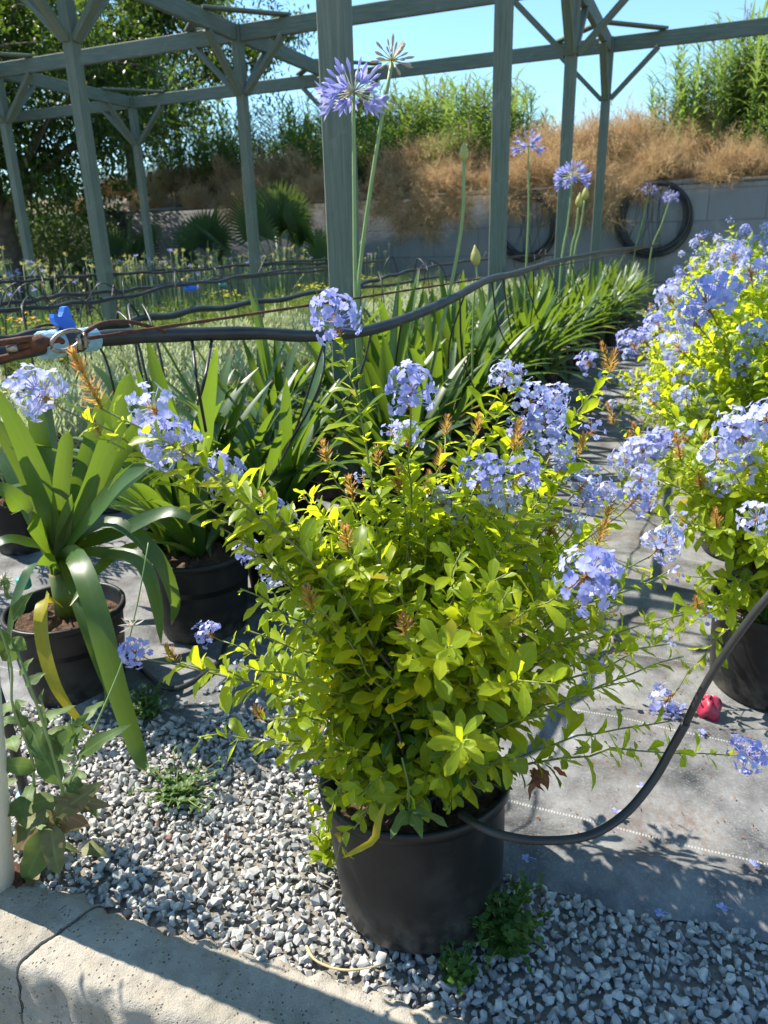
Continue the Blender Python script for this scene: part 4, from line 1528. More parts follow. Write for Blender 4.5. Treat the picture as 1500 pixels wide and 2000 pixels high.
for v in (-2.85, -3.6, -4.3):
    for u in np.arange(umin(v), 15.2, .56):
        if clear_of_posts(u, v):
            place_bed(SIL, int(R.integers(0, 3)), u + R.normal(0, .03), v + R.normal(0, .03), R.uniform(1.0, 1.3), 'low silver-green narrow-leaved shrub in the pale bed behind the agapanthus row', 'silver-green shrubs')
for v in (-5.0, -5.65):
    for u in np.arange(umin(v), 15, .55):
        if clear_of_posts(u, v):
            x, y = row(u, v)[:2]
            lft = x / y < -.46
            pk = 2 if (lft and v < -4.8) else 3 if (u > 8 and R.random() < .3) else int(R.integers(0, 2))
            lab = {2: 'feathery shrub with orange flowers at the left edge of the green bed', 3: 'feathery shrub with yellow flowers in the green bed'}.get(pk, 'feathery fine-leaved green shrub in the bed under the black hoses')
            place_bed(FEA, pk, u + R.normal(0, .04), v + R.normal(0, .03), R.uniform(.9, 1.12), lab, {2: 'orange flowering shrubs', 3: 'yellow flowering shrubs'}.get(pk, 'feathery green shrubs'))
for v in (-6.3, -6.85, -7.4, -8.0):
    for u in np.arange(umin(v), 15, .58):
        if clear_of_posts(u, v):
            place_bed(BUD, int(R.integers(0, 3)), u + R.normal(0, .05), v + R.normal(0, .03), R.uniform(.95, 1.12), 'narrow-leaved agapanthus with pale budding stalks in the far bed below the wall', 'budding agapanthus in the far bed')
for pr in SIL + FEA + BUD:
    if id(pr) not in used:
        for ch in list(pr.children_recursive):
            bpy.data.objects.remove(ch)
        bpy.data.objects.remove(pr)

# ------------------------------------------------------------------ hoses, cable, turnbuckle
hs = thing('irrigation_hose', 'thick black irrigation hose hanging above the agapanthus with a blue valve at its left', 'hose', (0, 0, 0))
HP = spline([at(-60, 706, 1.40), at(0, 692, 1.47), at(80, 676, 1.57), at(200, 661, 1.72), at(330, 654, 1.88), at(500, 651, 2.08), at(620, 656, 2.24), at(740, 640, 2.5), at(870, 590, 2.95), at(950, 548, 3.5), at(1010, 533, 4.2), at(1100, 507, 5.8), at(1200, 489, 8.5), at(1290, 478, 14)], 120)
b = MB()
tube(b, HP, np.interp(np.arange(120), [0, 60, 119], [.0195, .0175, .0165]) + .0008 * np.sin(np.arange(120) * .9), 14, .5)
b.build('pipe', M['rubber'], hs)


def hose_at(px):
    xs_ = [750 + FPX * (p - A(0, 0, CAM_H)) @ RT / ((p - A(0, 0, CAM_H)) @ FW) for p in HP]
    return HP[int(np.argmin(np.abs(np.array(xs_) - px)))]


for px, mid, end in ((378, (384, 740, 1.8), (402, 842, 2.0)), (412, (400, 740, 1.8), (386, 790, 2.05)), (640, (622, 760, 2.2), (555, 885, 2.45)), (628, (560, 880, 2.4), (470, 1000, 2.35)), (895, (905, 700, 3.3), (940, 790, 3.7)), (905, (880, 660, 3.3), (875, 720, 3.6)), (960, (975, 640, 4), (1015, 720, 4.4)),
                     (985, (990, 600, 4.2), (1000, 660, 4.6)), (1020, (1040, 590, 4.7), (1060, 650, 5.2)), (1045, (1042, 580, 5), (1035, 640, 5.4)), (1075, (1085, 560, 5.6), (1100, 610, 6.1)), (1110, (1125, 545, 6.4), (1140, 590, 7)), (790, (775, 690, 2.8), (770, 740, 3.1)), (720, (700, 740, 2.5), (650, 840, 2.8))):
    b = MB()
    tube(b, spline([hose_at(px) + A(0, 0, -.012), at(*mid), at(*end)], 14), .0042, 6, .5)
    b.build('drip_tube', M['rubber'], hs)
# blue valve on the hose
i0 = int(np.argmin([abs(750 + FPX * (p - A(0, 0, CAM_H)) @ RT / ((p - A(0, 0, CAM_H)) @ FW) - 128) for p in HP]))
vc = HP[i0]
tg = nrm(HP[i0 + 2] - HP[i0 - 2])
for s0, s1, r_ in ((-.062, -.012, .030), (.041, .086, .027)):
    b = MB()
    tt_ = np.array([0, .04, .1, .35, .4, .6, .65, .92, .97, 1])
    tube(b, np.stack([vc + tg * (s0 + (s1 - s0) * q) for q in tt_]), r_ * np.array([.8, .95, 1, 1, .95, .95, 1, 1, .96, .8]), 20, .5)
    b.build('coupling', M['pale_blue'], hs, smooth=False)
b = MB()
tube(b, np.stack([vc + tg * q for q in (-.014, 0, .014, .041)]), [.025, .027, .027, .025], 16)
tube(b, np.stack([vc + A(0, 0, q) for q in (0, .018, .030)]), [.014, .014, .011], 12)
b.build('valve_body', M['rubber'], hs)
b = MB()
# butterfly handle: outlined in the plane of the hose and the vertical, with thickness
ol = [(.020, .012), (.022, .030), (.014, .036), (.013, .060), (.006, .068), (-.003, .066), (-.007, .056), (-.013, .047), (-.022, .046), (-.026, .052), (-.034, .053), (-.037, .044), (-.034, .034), (-.026, .026), (-.016, .020), (-.013, .012)]
th = np.cross(tg, A(0, 0, 1))
V = []
for s_ in (-.007, .007):
    for q, z in ol:
        V.append(vc + tg * (q * .95 + .012) + A(0, 0, z * .90 + .014) + th * s_)
n = len(ol)
b.add(V, [(k, (k + 1) % n, n + (k + 1) % n, n + k) for k in range(n)])
b.f.append(np.array([list(range(n))[::-1]]))
b.f.append(np.array([list(range(n, 2 * n))]))
b.build('valve_handle', M['blue'], hs, smooth=False)

# turnbuckle in front of the hose
tb = thing('turnbuckle', 'rusty iron turnbuckle with hook and shackle in front of the hose', 'turnbuckle', (0, 0, 0))
dq = 1.42
b = MB()
for dy in (-17, 17):
    tube(b, spline([at(-70, 697 + dy, dq - .05), at(0, 685 + dy * .9, dq), at(60, 673 + dy * .7, dq + .03), at(82, 668 + dy * .3, dq + .04)], 12), .0063, 8, .5)
tube(b, spline([at(58, 675, dq + .03), at(80, 669, dq + .04), at(96, 667, dq + .05)], 6), [.0073, .0157, .017, .0157, .011, .0085], 12)
tube(b, spline([at(18, 682, dq + .01), at(60, 673, dq + .03), at(95, 667, dq + .05), at(116, 664, dq + .055), at(122, 668, dq + .05)], 12), .0058, 8)
b.build('body', M['rust'], tb)
b = MB()
tube(b, spline([at(14, 683, dq + .01), at(24, 681, dq + .012), at(34, 679, dq + .015)], 5), .007, 10)
a = np.linspace(.5, 5.9, 22)
cc = at(132, 665, dq + .07)
lx, lz = nrm(at(160, 655, dq + .09) - at(110, 672, dq + .05)), A(0, 0, 1)
tube(b, np.stack([cc + lx * .029 * math.cos(q) * 1.15 + lz * .0175 * math.sin(q) + A(0, -.004, 0) for q in a]), .0046, 8)
for dd_ in (0, .012):
    c0 = at(158, 664, dq + .085) + lx * dd_
    tube(b, np.stack([c0 + A(0, -.004 * math.sin(q), 0) + A(0, .010 * math.cos(q), 0) + lz * .010 * math.sin(q) for q in np.linspace(0, 6.28, 14)]), .003, 6)
    tube(b, np.stack([c0 + A(0, -.008, -.018), c0 + A(0, -.008, 0), c0 + A(0, -.008, .006)]), [.0048, .0048, .003], 6)
b.build('shackle', M['galv'], tb)
b = MB()
cb0, cb1 = at(150, 664, dq + .085), at(960, 531, 3.9)
far = cb1 + (cb1 - cb0) * 2.6
n = 240
t = np.linspace(0, 1, n)
ctr = cb0 + (far - cb0) * t[:, None] + A(0, 0, -.10) * (4 * t * (1 - t))[:, None] * .3
tube(b, ctr, .0042 + .0006 * np.sin(np.arange(n) * 2.1), 6)
tube(b, spline([at(158, 660, dq + .085), at(172, 645, dq + .1), at(205, 630, dq + .16), at(250, 628, dq + .24), at(300, 640, dq + .34), at(322, 648, dq + .40)], 20), .0045, 6)
tag(b.build('wire_cable', M['rust']), 'rusty taut wire cable running along the thick black hose', 'cable')

# the thinner hoses over the left beds, with their loops of drip tube
for k, (pts, lab) in enumerate([
    ([(-80, 668, 2.2), (60, 655, 2.35), (200, 640, 2.6), (285, 622, 2.9), (400, 604, 3.5), (520, 588, 4.2), (645, 568, 5.3), (760, 556, 7), (900, 535, 10)], 'black hose hanging right behind the thick main hose'),
    ([(-60, 606, 4.3), (60, 603, 4.6), (150, 592, 5.1), (240, 581, 5.6), (350, 556, 6.3), (420, 550, 6.9), (500, 535, 7.8), (645, 519, 10), (760, 508, 12)], 'black hose with a small blue fitting over the feathery green bed'),
    ([(-60, 600, 4.6), (60, 588, 5.0), (120, 577, 5.4), (240, 568, 6.0), (330, 556, 6.6), (480, 541, 8), (640, 527, 10)], 'slack black hose just above the orange flowering shrubs'),
    ([(-60, 556, 6.8), (60, 548, 7.3), (130, 541, 7.8), (260, 533, 8.6), (350, 530, 9.5), (520, 514, 11), (650, 506, 12.2)], 'black hose over the budding agapanthus bed'),
    ([(-60, 540, 8.5), (90, 541, 9), (240, 536, 9.8), (350, 525, 10.5), (500, 518, 11.4), (690, 512, 12.3)], 'farthest black hose, close below the block wall'),
    ([(640, 574, 4.9), (730, 548, 6), (800, 530, 7), (900, 512, 9), (1000, 502, 11), (1100, 497, 12.5)], 'black hose passing behind the widest post'),
]):
    o = thing('irrigation_hose', lab, 'hose', (0, 0, 0), 'thin hoses over the left beds')
    P = spline([at(*q) for q in pts], 70)
    P[:, 2] += .006 * np.sin(np.arange(70) * .8 + k)
    b = MB()
    tube(b, P, .0145 + .0012 * np.sin(np.arange(70) * 1.7), 9, .5)
    b.build('pipe', M['rubber'], o)
    g = np.random.default_rng(600 + k)
    for q in range(5 if k == 0 else 11):
        p = P[g.integers(2, 66)]
        sd_ = g.choice([-1, 1])
        ru, rv, rz_ = g.uniform(.12, .34), g.uniform(.05, .28) * g.choice([-1, 1]), g.uniform(.02, .06 if k == 0 else .17)
        q1 = p + Ud * ru * .5 * sd_ + Vd * rv * .3 + A(0, 0, rz_)
        q2 = p + Ud * ru * sd_ + Vd * rv * .8 + A(0, 0, rz_ * .5 - .08)
        e = p + Ud * ru * 1.1 * sd_ + Vd * rv + A(0, 0, -g.uniform(.28, .5))
        b = MB()
        tube(b, spline([p, q1, q2, e], 18), .0045, 5, .5)
        b.build('drip_tube', M['rubber'], o)
    if k == 1:
        b = MB()
        tube(b, np.stack([at(q, 564 - (q - 360) * .05, 6.4) for q in (360, 368, 376, 384)]), [.018, .022, .022, .018], 10)
        b.build('fitting', M['blue'], o)
        b = MB()
        tube(b, np.stack([at(q, 556, 7) for q in (428, 436, 442)]), [.012, .014, .012], 8)
        b.build('fitting', M['teal'], o)

# the hose that feeds the front pot
fh = thing('drip_hose', 'black hose curving from the front pot up to the right edge', 'hose', (0, 0, 0))
up_ = spline([at(1336, 1420, 1.06), at(1365, 1360, 1.05), at(1400, 1300, 1.04), at(1450, 1228, 1.03), at(1500, 1165, 1.02), at(1560, 1100, 1.02)], 20)
lo_ = spline([at(900, 1590, 1.06), at(935, 1612, 1.01), at(985, 1632, .985), at(1060, 1642, .985), at(1150, 1632, 1.0), at(1220, 1590, 1.03), at(1275, 1525, 1.05), at(1310, 1465, 1.06), at(1340, 1412, 1.06)], 40)
b = MB()
tube(b, lo_, .0076, 12)
b.build('lower_tube', M['rubber'], fh)
b = MB()
tube(b, up_, .0064, 12)
b.build('upper_tube', M['rubber'], fh)
# long thin feed lines lying on the fabric
for pts, lab in (([(240, 1270), (330, 1345), (420, 1300), (440, 1260)], 'thin black feed line on the ground by the nearest agapanthus pot'),):
    b = MB()
    tube(b, spline([ground(x, y, .035) for x, y in pts], 24), .009, 8)
    tag(b.build('feed_line', M['rubber']), lab, 'hose')

# ------------------------------------------------------------------ hose coils on the wall
for k, (px, py, rad, lab) in enumerate([(1277, 428, .60, 'large coil of black hose hanging on the wall above the far end of the path'), (1030, 442, .55, 'coil of black hose on the wall behind the two right-hand posts'), (212, 455, .55, 'coil of black hose in the shade of the wall behind the left posts')]):
    ray = at(px, py, 1) - A(0, 0, CAM_H)
    tt_ = (WALL_U - .12) / (ray[0] * UV_U[0] + ray[1] * UV_U[1])
    c = A(0, 0, CAM_H) + ray * tt_
    o = thing('hose_coil', lab, 'hose coil', tuple(c), 'hose coils on the wall')
    g = np.random.default_rng(700 + k)
    b = MB()
    for q in range(15):
        a = np.linspace(0, 6.283, 40)
        rr = rad * (1 + g.normal(0, .05)) * (1 + .03 * np.sin(a * 2 + g.uniform(0, 6)))
        oc = Vd * g.normal(0, .025) + A(0, 0, g.normal(0, .02)) - Ud * g.uniform(-.05, .06)
        tube(b, c + oc + np.outer(np.cos(a) * rr, Vd) + np.outer(np.sin(a) * rr * 1.04, A(0, 0, 1)), .019, 6, cap=False)
    b.build('hose_loops', M['rubber'], o)
    b = MB()
    for q in range(9):
        x = g.normal(0, .14) * rad / .5
        top = c + Vd * x + A(0, 0, rad * .95) - Ud * .07
        tube(b, spline([top, top + Vd * g.normal(0, .05) + A(0, 0, -.5), top + Vd * g.normal(0, .12) + A(0, 0, -rad * 1.9)], 10), .006, 5)
    b.build('hanging_tubes', M['rubber'], o)
    b = MB()
    tube(b, np.stack([c + A(0, 0, rad * .93) + Ud * .14, c + A(0, 0, rad * .92) - Ud * .10, c + A(0, 0, rad * .99) - Ud * .12]), .012, 6)
    b.build('wall_hook', M['rust'], o)


# ------------------------------------------------------------------ vegetation behind
def bush_dry(seed, hang=False):
    g = np.random.default_rng(seed)
    o = thing('dry_shrub', 'x', 'shrub', (0, 0, 0), 'dry brown shrubs on the bank')
    b = MB()
    n = 900
    a = g.uniform(0, 6.28, n)
    el = np.arcsin(g.uniform(-.1 if not hang else -.7, 1, n))
    d = np.stack([np.cos(a) * np.cos(el), np.sin(a) * np.cos(el), np.sin(el)], 1)
    lump = .72 + .28 * np.sin(a * 3 + seed) + .22 * np.sin(el * 5 + a * 2)
    rad = .85 * g.uniform(.25, 1.0, n) ** .7 * lump
    P = d * rad[:, None] * A(1, .85, 1.05) + g.normal(0, .07, (n, 3))
    for k in range(70):
        tube(b, np.stack([A(0, 0, -.2), P[k] * .5 + g.normal(0, .08, 3), P[k]]), [.010, .006, .003], 3, g.random(), cap=False, ext=.6)
    up = A(0, 0, .55) if not hang else A(0, 0, -.5)
    for rep in range(6):
        dd = nrm(d * .7 + rand_dirs(n, g) * .8 + up)
        L = g.uniform(.12, .42, n)
        leaves(b, P - dd * L[:, None] * .3, dd, rand_dirs(n, g), L, g.uniform(.004, .009, n), g.normal(0, .9, n), P_NEEDLE, 5, .3, ext=np.clip(g.normal(.15, .3, n), 0, 1))
    nn = 2600
    k = g.integers(0, n, nn)
    leaves(b, P[k] + d[k] * g.uniform(0, .22, (nn, 1)) + g.normal(0, .05, (nn, 3)), rand_dirs(nn, g) + up, rand_dirs(nn, g), g.uniform(.015, .045, nn), .014, .3, P_LANCE, 3, .2, ext=np.clip(g.normal(.1, .25, nn), 0, 1))
    b.build('twigs', M['dry'], o)
    return o


DRY = [bush_dry(800), bush_dry(801), bush_dry(802, True)]
g = np.random.default_rng(820)
k = 0
for v in np.arange(-15.5, 2.6, .66):
    for rr, (du, zz, sc) in enumerate(((.35, 2.45, .78), (1.2, 2.85, 1.0), (2.1, 3.1, 1.1))):
        if g.random() < .12:
            continue
        gap = 1.0 if v > -4.2 else .78
        if v < -3.8 and rr == 2:
            continue
        o = DRY[k] if k < 2 else copy_tree(DRY[k % 2])
        k += 1
        o.location = tuple(row(WALL_U + du + g.normal(0, .12), v + g.normal(0, .2), zz + g.normal(0, .06)))
        s_ = sc * gap * g.uniform(.75, 1.3)
        o.scale = (s_, s_, s_ * g.uniform(.8, 1.1))
        o.rotation_euler = (0, 0, g.uniform(0, 6.28))
        tag(o, 'dry brown tangled shrub on the bank above the wall')
first = True
for v, z, s_ in ((-2.2, 2.05, .95), (-2.8, 2.1, .8), (-1.5, 2.25, .55), (-5.1, 2.1, .8), (-5.9, 1.95, .95), (-6.6, 2.2, .7), (-7.6, 2.15, .8), (-3.9, 2.15, .7), (-8.8, 2.2, .8), (-10.4, 2.2, .8)):
    o = DRY[2] if first else copy_tree(DRY[2])
    first = False
    o.location = tuple(row(WALL_U - .05, v, z))
    o.scale = (s_, s_ * .6, s_)
    o.rotation_euler = (0, 0, math.atan2(UV_V[1], UV_V[0]))
    tag(o, 'dry brown shrub spilling down over the face of the wall', None, 'dry shrubs hanging over the wall')


def reed_clump(seed, n, H):
    g = np.random.default_rng(seed)
    o = thing('reed_clump', 'x', 'reeds', (0, 0, 0), 'tall green reeds on the bank')
    st, lf = MB(), MB()
    B = {q: [] for q in 'bdLWBx'}
    for k in range(n):
        a, r_ = g.uniform(0, 6.28), .8 * math.sqrt(g.random())
        h = H * g.uniform(.55, 1.0)
        b0 = A(r_ * math.cos(a), r_ * math.sin(a), 0)
        lean = A(math.cos(a), math.sin(a), 0) * g.uniform(.02, .22) * h * .5
        P = np.stack([b0, b0 + lean * .35 + A(0, 0, h * .55), b0 + lean + A(0, 0, h)])
        Q = spline(P, 8)
        tube(st, Q, np.linspace(.011, .005, 8), 4, g.random(), cap=False, ext=.1)
        m = int(h / .11)
        t = np.linspace(.22, 1, m)
        pos = np.stack([np.interp(t, np.linspace(0, 1, 8), Q[:, c]) for c in range(3)], 1)
        an = np.arange(m) * 3.14 + g.uniform(0, 6.28) + g.normal(0, .35, m)
        pit = g.uniform(.5, 1.1, m)
        B['b'].append(pos)
        B['d'].append(np.stack([np.cos(an) * np.cos(pit), np.sin(an) * np.cos(pit), np.sin(pit)], 1))
        B['L'].append(g.uniform(.40, .75, m))
        B['W'].append(g.uniform(.04, .065, m))
        B['B'].append(g.uniform(.5, 1.9, m))
        B['x'].append((g.random(m) < .06) * .8)
    B = {q: np.concatenate(v) for q, v in B.items()}
    leaves(lf, B['b'], B['d'], A(0, 0, 1), B['L'], B['W'], B['B'], P_GRASS, 6, .3, ext=B['x'])
    st.build('canes', M['reed'], o)
    lf.build('blades', M['reed'], o)
    return o


def leafy_bush(seed, name, mat, n, L, W, label, group, rad=1.0, hz=.9):
    g = np.random.default_rng(seed)
    o = thing(name, label, 'shrub', (0, 0, 0), group)
    b, st = MB(), MB()
    cl = rand_dirs(26, g) * g.uniform(.45, .85, (26, 1)) * A(rad, rad, hz) + A(0, 0, hz * .8)
    for c in cl:
        tube(st, spline([A(0, 0, -.2), c * .5 + g.normal(0, .08, 3), c], 6), [.03, .024, .018, .013, .009, .005], 5, cap=False)
    m = n // 26
    for c in cl:
        p = c + g.normal(0, .17, (m, 3)) * rad
        d = nrm(p - c + rand_dirs(m, g) * .2 + A(0, 0, .05))
        leaves(b, p, d, A(0, 0, 1) + rand_dirs(m, g) * .6, g.uniform(*L, m), g.uniform(*W, m), .5, P_LANCE, 4, .25)
    st.build('branches', M['bark'], o)
    b.build('foliage', mat, o)
    return o


REED = [reed_clump(900, 34, 3.0), reed_clump(901, 30, 3.3)]
g = np.random.default_rng(905)
k = 0
for v, u, s_ in ((-1.0, 2.2, .72), (-.5, 1.6, .85), (.1, 2.3, .95), (.5, 1.3, .9), (1.0, 1.9, 1.05), (1.5, 1.2, 1.0), (1.9, 2.2, 1.1), (.3, 3.4, 1.05), (1.3, 3.2, 1.1), (2.4, 1.4, 1.1), (-4.2, 2.8, .70), (-4.8, 2.3, .85), (-5.4, 2.8, .95), (-6.0, 2.2, .98), (-6.6, 2.8, 1.0), (-7.2, 2.3, .9), (-7.8, 2.9, .95), (-5.0, 3.8, .95), (-6.4, 3.9, 1.05), (-8.5, 2.5, .9), (-9.3, 3.0, .95), (-10.1, 2.5, .9), (-10.9, 3.0, .95), (-11.8, 2.6, .85), (-12.8, 3.0, .9), (-13.8, 2.6, .9), (-8.9, 4.0, 1.0), (-10.5, 4.2, 1.0), (-7.5, 4.2, 1.05)):
    o = REED[k] if k < 2 else copy_tree(REED[k % 2])
    k += 1
    o.location = tuple(row(WALL_U + u, v, 2.6))
    o.scale = (s_, s_, s_ * (.82 if v < -3.5 else .92) * g.uniform(.85, 1.08))
    o.rotation_euler = (0, 0, g.uniform(0, 6.28))
    tag(o, 'tall green reed clump growing on the bank above the dry shrubs')
    if k in (2, 5, 8, 12, 14, 16, 18, 21):
        b = MB()
        for q in range(3):
            a = g.uniform(0, 6.28)
            p = A(.5 * math.cos(a), .5 * math.sin(a), 2.0)
            e = p + A(g.normal(0, .18), g.normal(0, .18), g.uniform(1.1, 1.7))
            tube(b, spline([p, (p + e) / 2 + g.normal(0, .04, 3), e], 8), .005, 4, .2, cap=False)
            n = 60
            t = g.uniform(.55, 1, n)
            leaves(b, p + (e - p) * t[:, None], rand_dirs(n, g) * .25 + nrm(e - p), rand_dirs(n, g), .09, .008, .3, P_NEEDLE, 3)
        b.build('plume', M['plume'], o, org=(0, 0, 0))
bsh = leafy_bush(920, 'green_shrub', M['hedge'], 5200, (.05, .10), (.02, .035), 'x', 'green shrubs on the bank', 1.05, .95)
first = True
for v, u, z, s_, lab in ((-4.6, 1.6, 2.75, .85, 1), (-5.5, 1.5, 2.7, .95, 1), (-6.5, 1.6, 2.7, 1.0, 1), (-7.5, 1.5, 2.7, 1.0, 1), (-8.6, 1.6, 2.7, 1.0, 1), (.9, .9, 2.55, .8, 2), (1.6, .8, 2.5, .85, 2), (-2.2, 7.5, 2.4, 1.0, 3), (-3.0, 8.5, 2.4, 1.0, 3), (-9.8, 1.7, 2.7, 1.1, 1), (-17.2, -1.2, .9, 1.3, 4), (-15.6, -1.1, .9, 1.35, 4), (-14.2, -1.0, .7, 1.05, 4), (-18.6, -1.4, .9, 1.4, 4), (-11.2, 1.7, 2.6, 1.1, 1), (-12.6, 1.8, 2.6, 1.15, 1)):
    o = bsh if first else copy_tree(bsh)
    first = False
    o.location = tuple(row(WALL_U + u, v, z - .35))
    o.scale = (s_,) * 3
    o.rotation_euler = (0, 0, g.uniform(0, 6.28))
    tag(o, {1: 'dark green leafy shrub on the bank below the left-hand reeds', 2: 'dark leafy shrub below the reeds at the upper right', 3: 'distant green shrub showing over the dry brush in the gap of sky', 4: 'dark leafy shrub in the shade before the left end of the wall'}[lab], None, {1: 'leafy shrubs left on the bank', 2: 'leafy shrubs right on the bank', 3: 'distant shrubs in the gap', 4: 'shaded shrubs before the wall'}[lab])


def tree(seed, label, loc, H, cr, nl, trunk_r):
    g = np.random.default_rng(seed)
    o = thing('broadleaf_tree', label, 'tree', loc)
    tr, lf = MB(), MB()
    tops = []
    th = H * .36
    tube(tr, spline([A(0, 0, -.2), A(.08, 0, th * .5), A(-.05, .1, th)], 10), np.linspace(trunk_r * 1.25, trunk_r * .75, 10), 12)
    nl1 = 11
    for k in range(nl1):
        a = k * 2.4 + g.normal(0, .2)
        z0 = th * g.uniform(.55, 1.0)
        el = g.uniform(.0, 1.1)
        e = A(math.cos(a) * math.cos(el), math.sin(a) * math.cos(el), math.sin(el)) * cr * g.uniform(.7, 1.0) + A(0, 0, th * 1.1)
        P = spline([A(0, 0, z0), A(e[0] * .4, e[1] * .4, z0 + (e[2] - z0) * .6), e], 8)
        tube(tr, P, np.linspace(trunk_r * .45, trunk_r * .1, 8), 7, cap=False)
        for q in range(9):
            i_ = g.integers(2, 8)
            p0 = P[i_]
            e2 = p0 + rand_dirs(1, g)[0] * A(1, 1, .75) * cr * g.uniform(.2, .48) + A(0, 0, -.1)
            Q = spline([p0, (p0 + e2) / 2 + A(0, 0, .15), e2], 6)
            tube(tr, Q, np.linspace(trunk_r * .12, .008, 6), 4, cap=False)
            for s_ in range(4):
                tops.append(Q[g.integers(1, 6)] + g.normal(0, .22, 3))
    tops = np.array(tops)
    m = nl // len(tops)
    for c in tops:
        n = m
        p = c + g.normal(0, .24, (n, 3))
        d = nrm(rand_dirs(n, g) + A(0, 0, -.35))
        leaves(lf, p, d, A(0, 0, 1) + rand_dirs(n, g) * .55, g.uniform(.10, .17, n), g.uniform(.045, .07, n), g.uniform(.2, .8, n), P_LANCE, 4, .2)
    tr.build('trunk', M['bark'], o, org=(0, 0, 0))
    lf.build('crown', M['tree_leaf'], o, org=(0, 0, 0))
    return o


tree(950, 'big broadleaf tree with dark trunk behind the left posts', tuple(row(11.3, -12.9)), 7.8, 3.9, 32000, .24)
tree(951, 'dense broadleaf tree whose crown fills the upper left behind the pergola', tuple(row(16.9, -14.2, 2.1)), 7.6, 5.5, 62000, .2)
tree(952, 'farther broadleaf tree at the left edge behind the two others', tuple(row(12.6, -16.3, 0)), 8.5, 4.2, 30000, .22)


def fan_palm(seed, label, loc, sc, nf):
    g = np.random.default_rng(seed)
    o = thing('fan_palm', label, 'palm', tuple(loc))
    st = MB()
    lf = MB()
    tube(st, A((0, 0, 0), (0, 0, .12), (0, 0, .25)), [.10, .09, .06], 8)
    for k in range(nf):
        a = k * 2.4 + g.uniform(0, 1)
        el = g.uniform(.75, 1.4)
        d = A(math.cos(a) * math.cos(el), math.sin(a) * math.cos(el), math.sin(el))
        e = A(0, 0, .2) + d * g.uniform(.75, 1.25)
        tube(st, spline([A(0, 0, .15), (e + A(0, 0, .2)) / 2 + A(0, 0, .04), e], 6), .011, 5)
        n = 30
        ph = np.linspace(-1.95, 1.95, n)
        sd_ = nrm(np.cross(d, A(0, 0, 1)))
        upv = np.cross(sd_, d)
        dd = d[None] * np.cos(ph)[:, None] + sd_[None] * np.sin(ph)[:, None] + upv * .12
        leaves(lf, np.repeat(e[None], n, 0), dd, np.broadcast_to(upv, (n, 3)), .58 - .10 * np.abs(ph) / 1.95, .045, .45, P_LANCE, 6, .35, rnd=g.random(), ext=g.random() * .6)
    st.build('stem', M['agap_stalk'], o, org=(0, 0, 0))
    lf.build('fronds', M['palm'], o, org=(0, 0, 0))
    o.scale = (sc,) * 3
    return o


for k, (px, d, lab, sc, nf) in enumerate([(395, 15.6, 'small fan palm with a yellow-green frond in front of the wall', 1.18, 7), (545, 15.0, 'largest fan palm with a broad blue-green frond in front of the wall', 1.35, 8), (622, 14.8, 'narrow fan palm beside the widest post', 1.1, 5), (228, 15.9, 'fan palm with upright fronds in the shade left of the wall', 1.15, 7)]):
    p = at(px, 480, d)
    p[2] = .05
    fan_palm(960 + k, lab, p, sc, nf)


# ------------------------------------------------------------------ weeds, pole, small things
def weed(name, label, ctr, seed, nst, H, spread, L, W, mat, cat='weed', gap=.02, prof=P_LANCE, lean=(0, 0, 0), old=0.0, up=.5):
    g = np.random.default_rng(seed)
    o = thing(name, label, cat, tuple(ctr))
    st, lf = MB(), MB()
    for k in range(nst):
        a = g.uniform(0, 6.28)
        h = H * g.uniform(.5, 1)
        sp = spread * math.sqrt(g.random())
        e = A(math.cos(a) * sp, math.sin(a) * sp, h) + A(*lean) * h
        P = spline([A(math.cos(a), math.sin(a), 0) * sp * .3 * (H < .15), A(e[0] * .35, e[1] * .35, h * .6), e], 9)
        tube(st, P, np.linspace(.0022, .001, 9), 5, cap=False)
        n = max(4, int(h / gap))
        t = np.linspace(.12, 1, n)
        pos = np.stack([np.interp(t, np.linspace(0, 1, 9), P[:, c]) for c in range(3)], 1)
        for sgn in (0, math.pi):
            an = np.arange(n) * (math.pi / 2) + sgn + g.normal(0, .2, n)
            d = np.stack([np.cos(an), np.sin(an), np.full(n, up)], 1)
            env = np.interp(t, [0, .3, 1], [1.0, 1.0, .55])
            leaves(lf, pos, d, A(0, 0, 1) + g.normal(0, .2, (n, 3)), g.uniform(*L, n) * env, g.uniform(*W, n) * env, g.uniform(.1, 1.0, n), prof, 6, .25, ext=np.clip((old - t) + g.normal(0, .15, n), 0, 1) if old else 0.0, wave=.25)
    st.build('stem', M['plum_stem'], o, org=(0, 0, 0))
    lf.build('foliage', mat, o, org=(0, 0, 0))
    return o


gp = lambda x, y, z=.012: ground(x, y, z)
weed('mint_clump', 'low dark green herb growing against the right foot of the front pot', gp(985, 1845), 1001, 40, .11, .10, (.020, .034), (.015, .024), M['mint'], gap=.012, prof=P_OBOV)
weed('mint_clump', 'small light green sprig at the edge of the kerb below the front pot', gp(895, 1915), 1002, 12, .06, .045, (.022, .034), (.015, .022), M['mint'], gap=.012, prof=P_OBOV)
weed('mint_clump', 'low green herb creeping over the gravel under the tip of the drooping leaf', gp(345, 1560), 1003, 34, .06, .13, (.018, .03), (.014, .021), M['mint'], gap=.012, prof=P_OBOV, old=.3)
weed('mint_clump', 'small green herb in the gravel right of the nearest agapanthus pot', gp(290, 1400), 1004, 24, .08, .09, (.018, .03), (.014, .021), M['mint'], gap=.012, prof=P_OBOV)
weed('mint_clump', 'green seedling herb on the fabric in the middle of the path', gp(1110, 850, .03), 1005, 14, .16, .12, (.03, .05), (.02, .03), M['mint'], gap=.025, prof=P_OBOV)
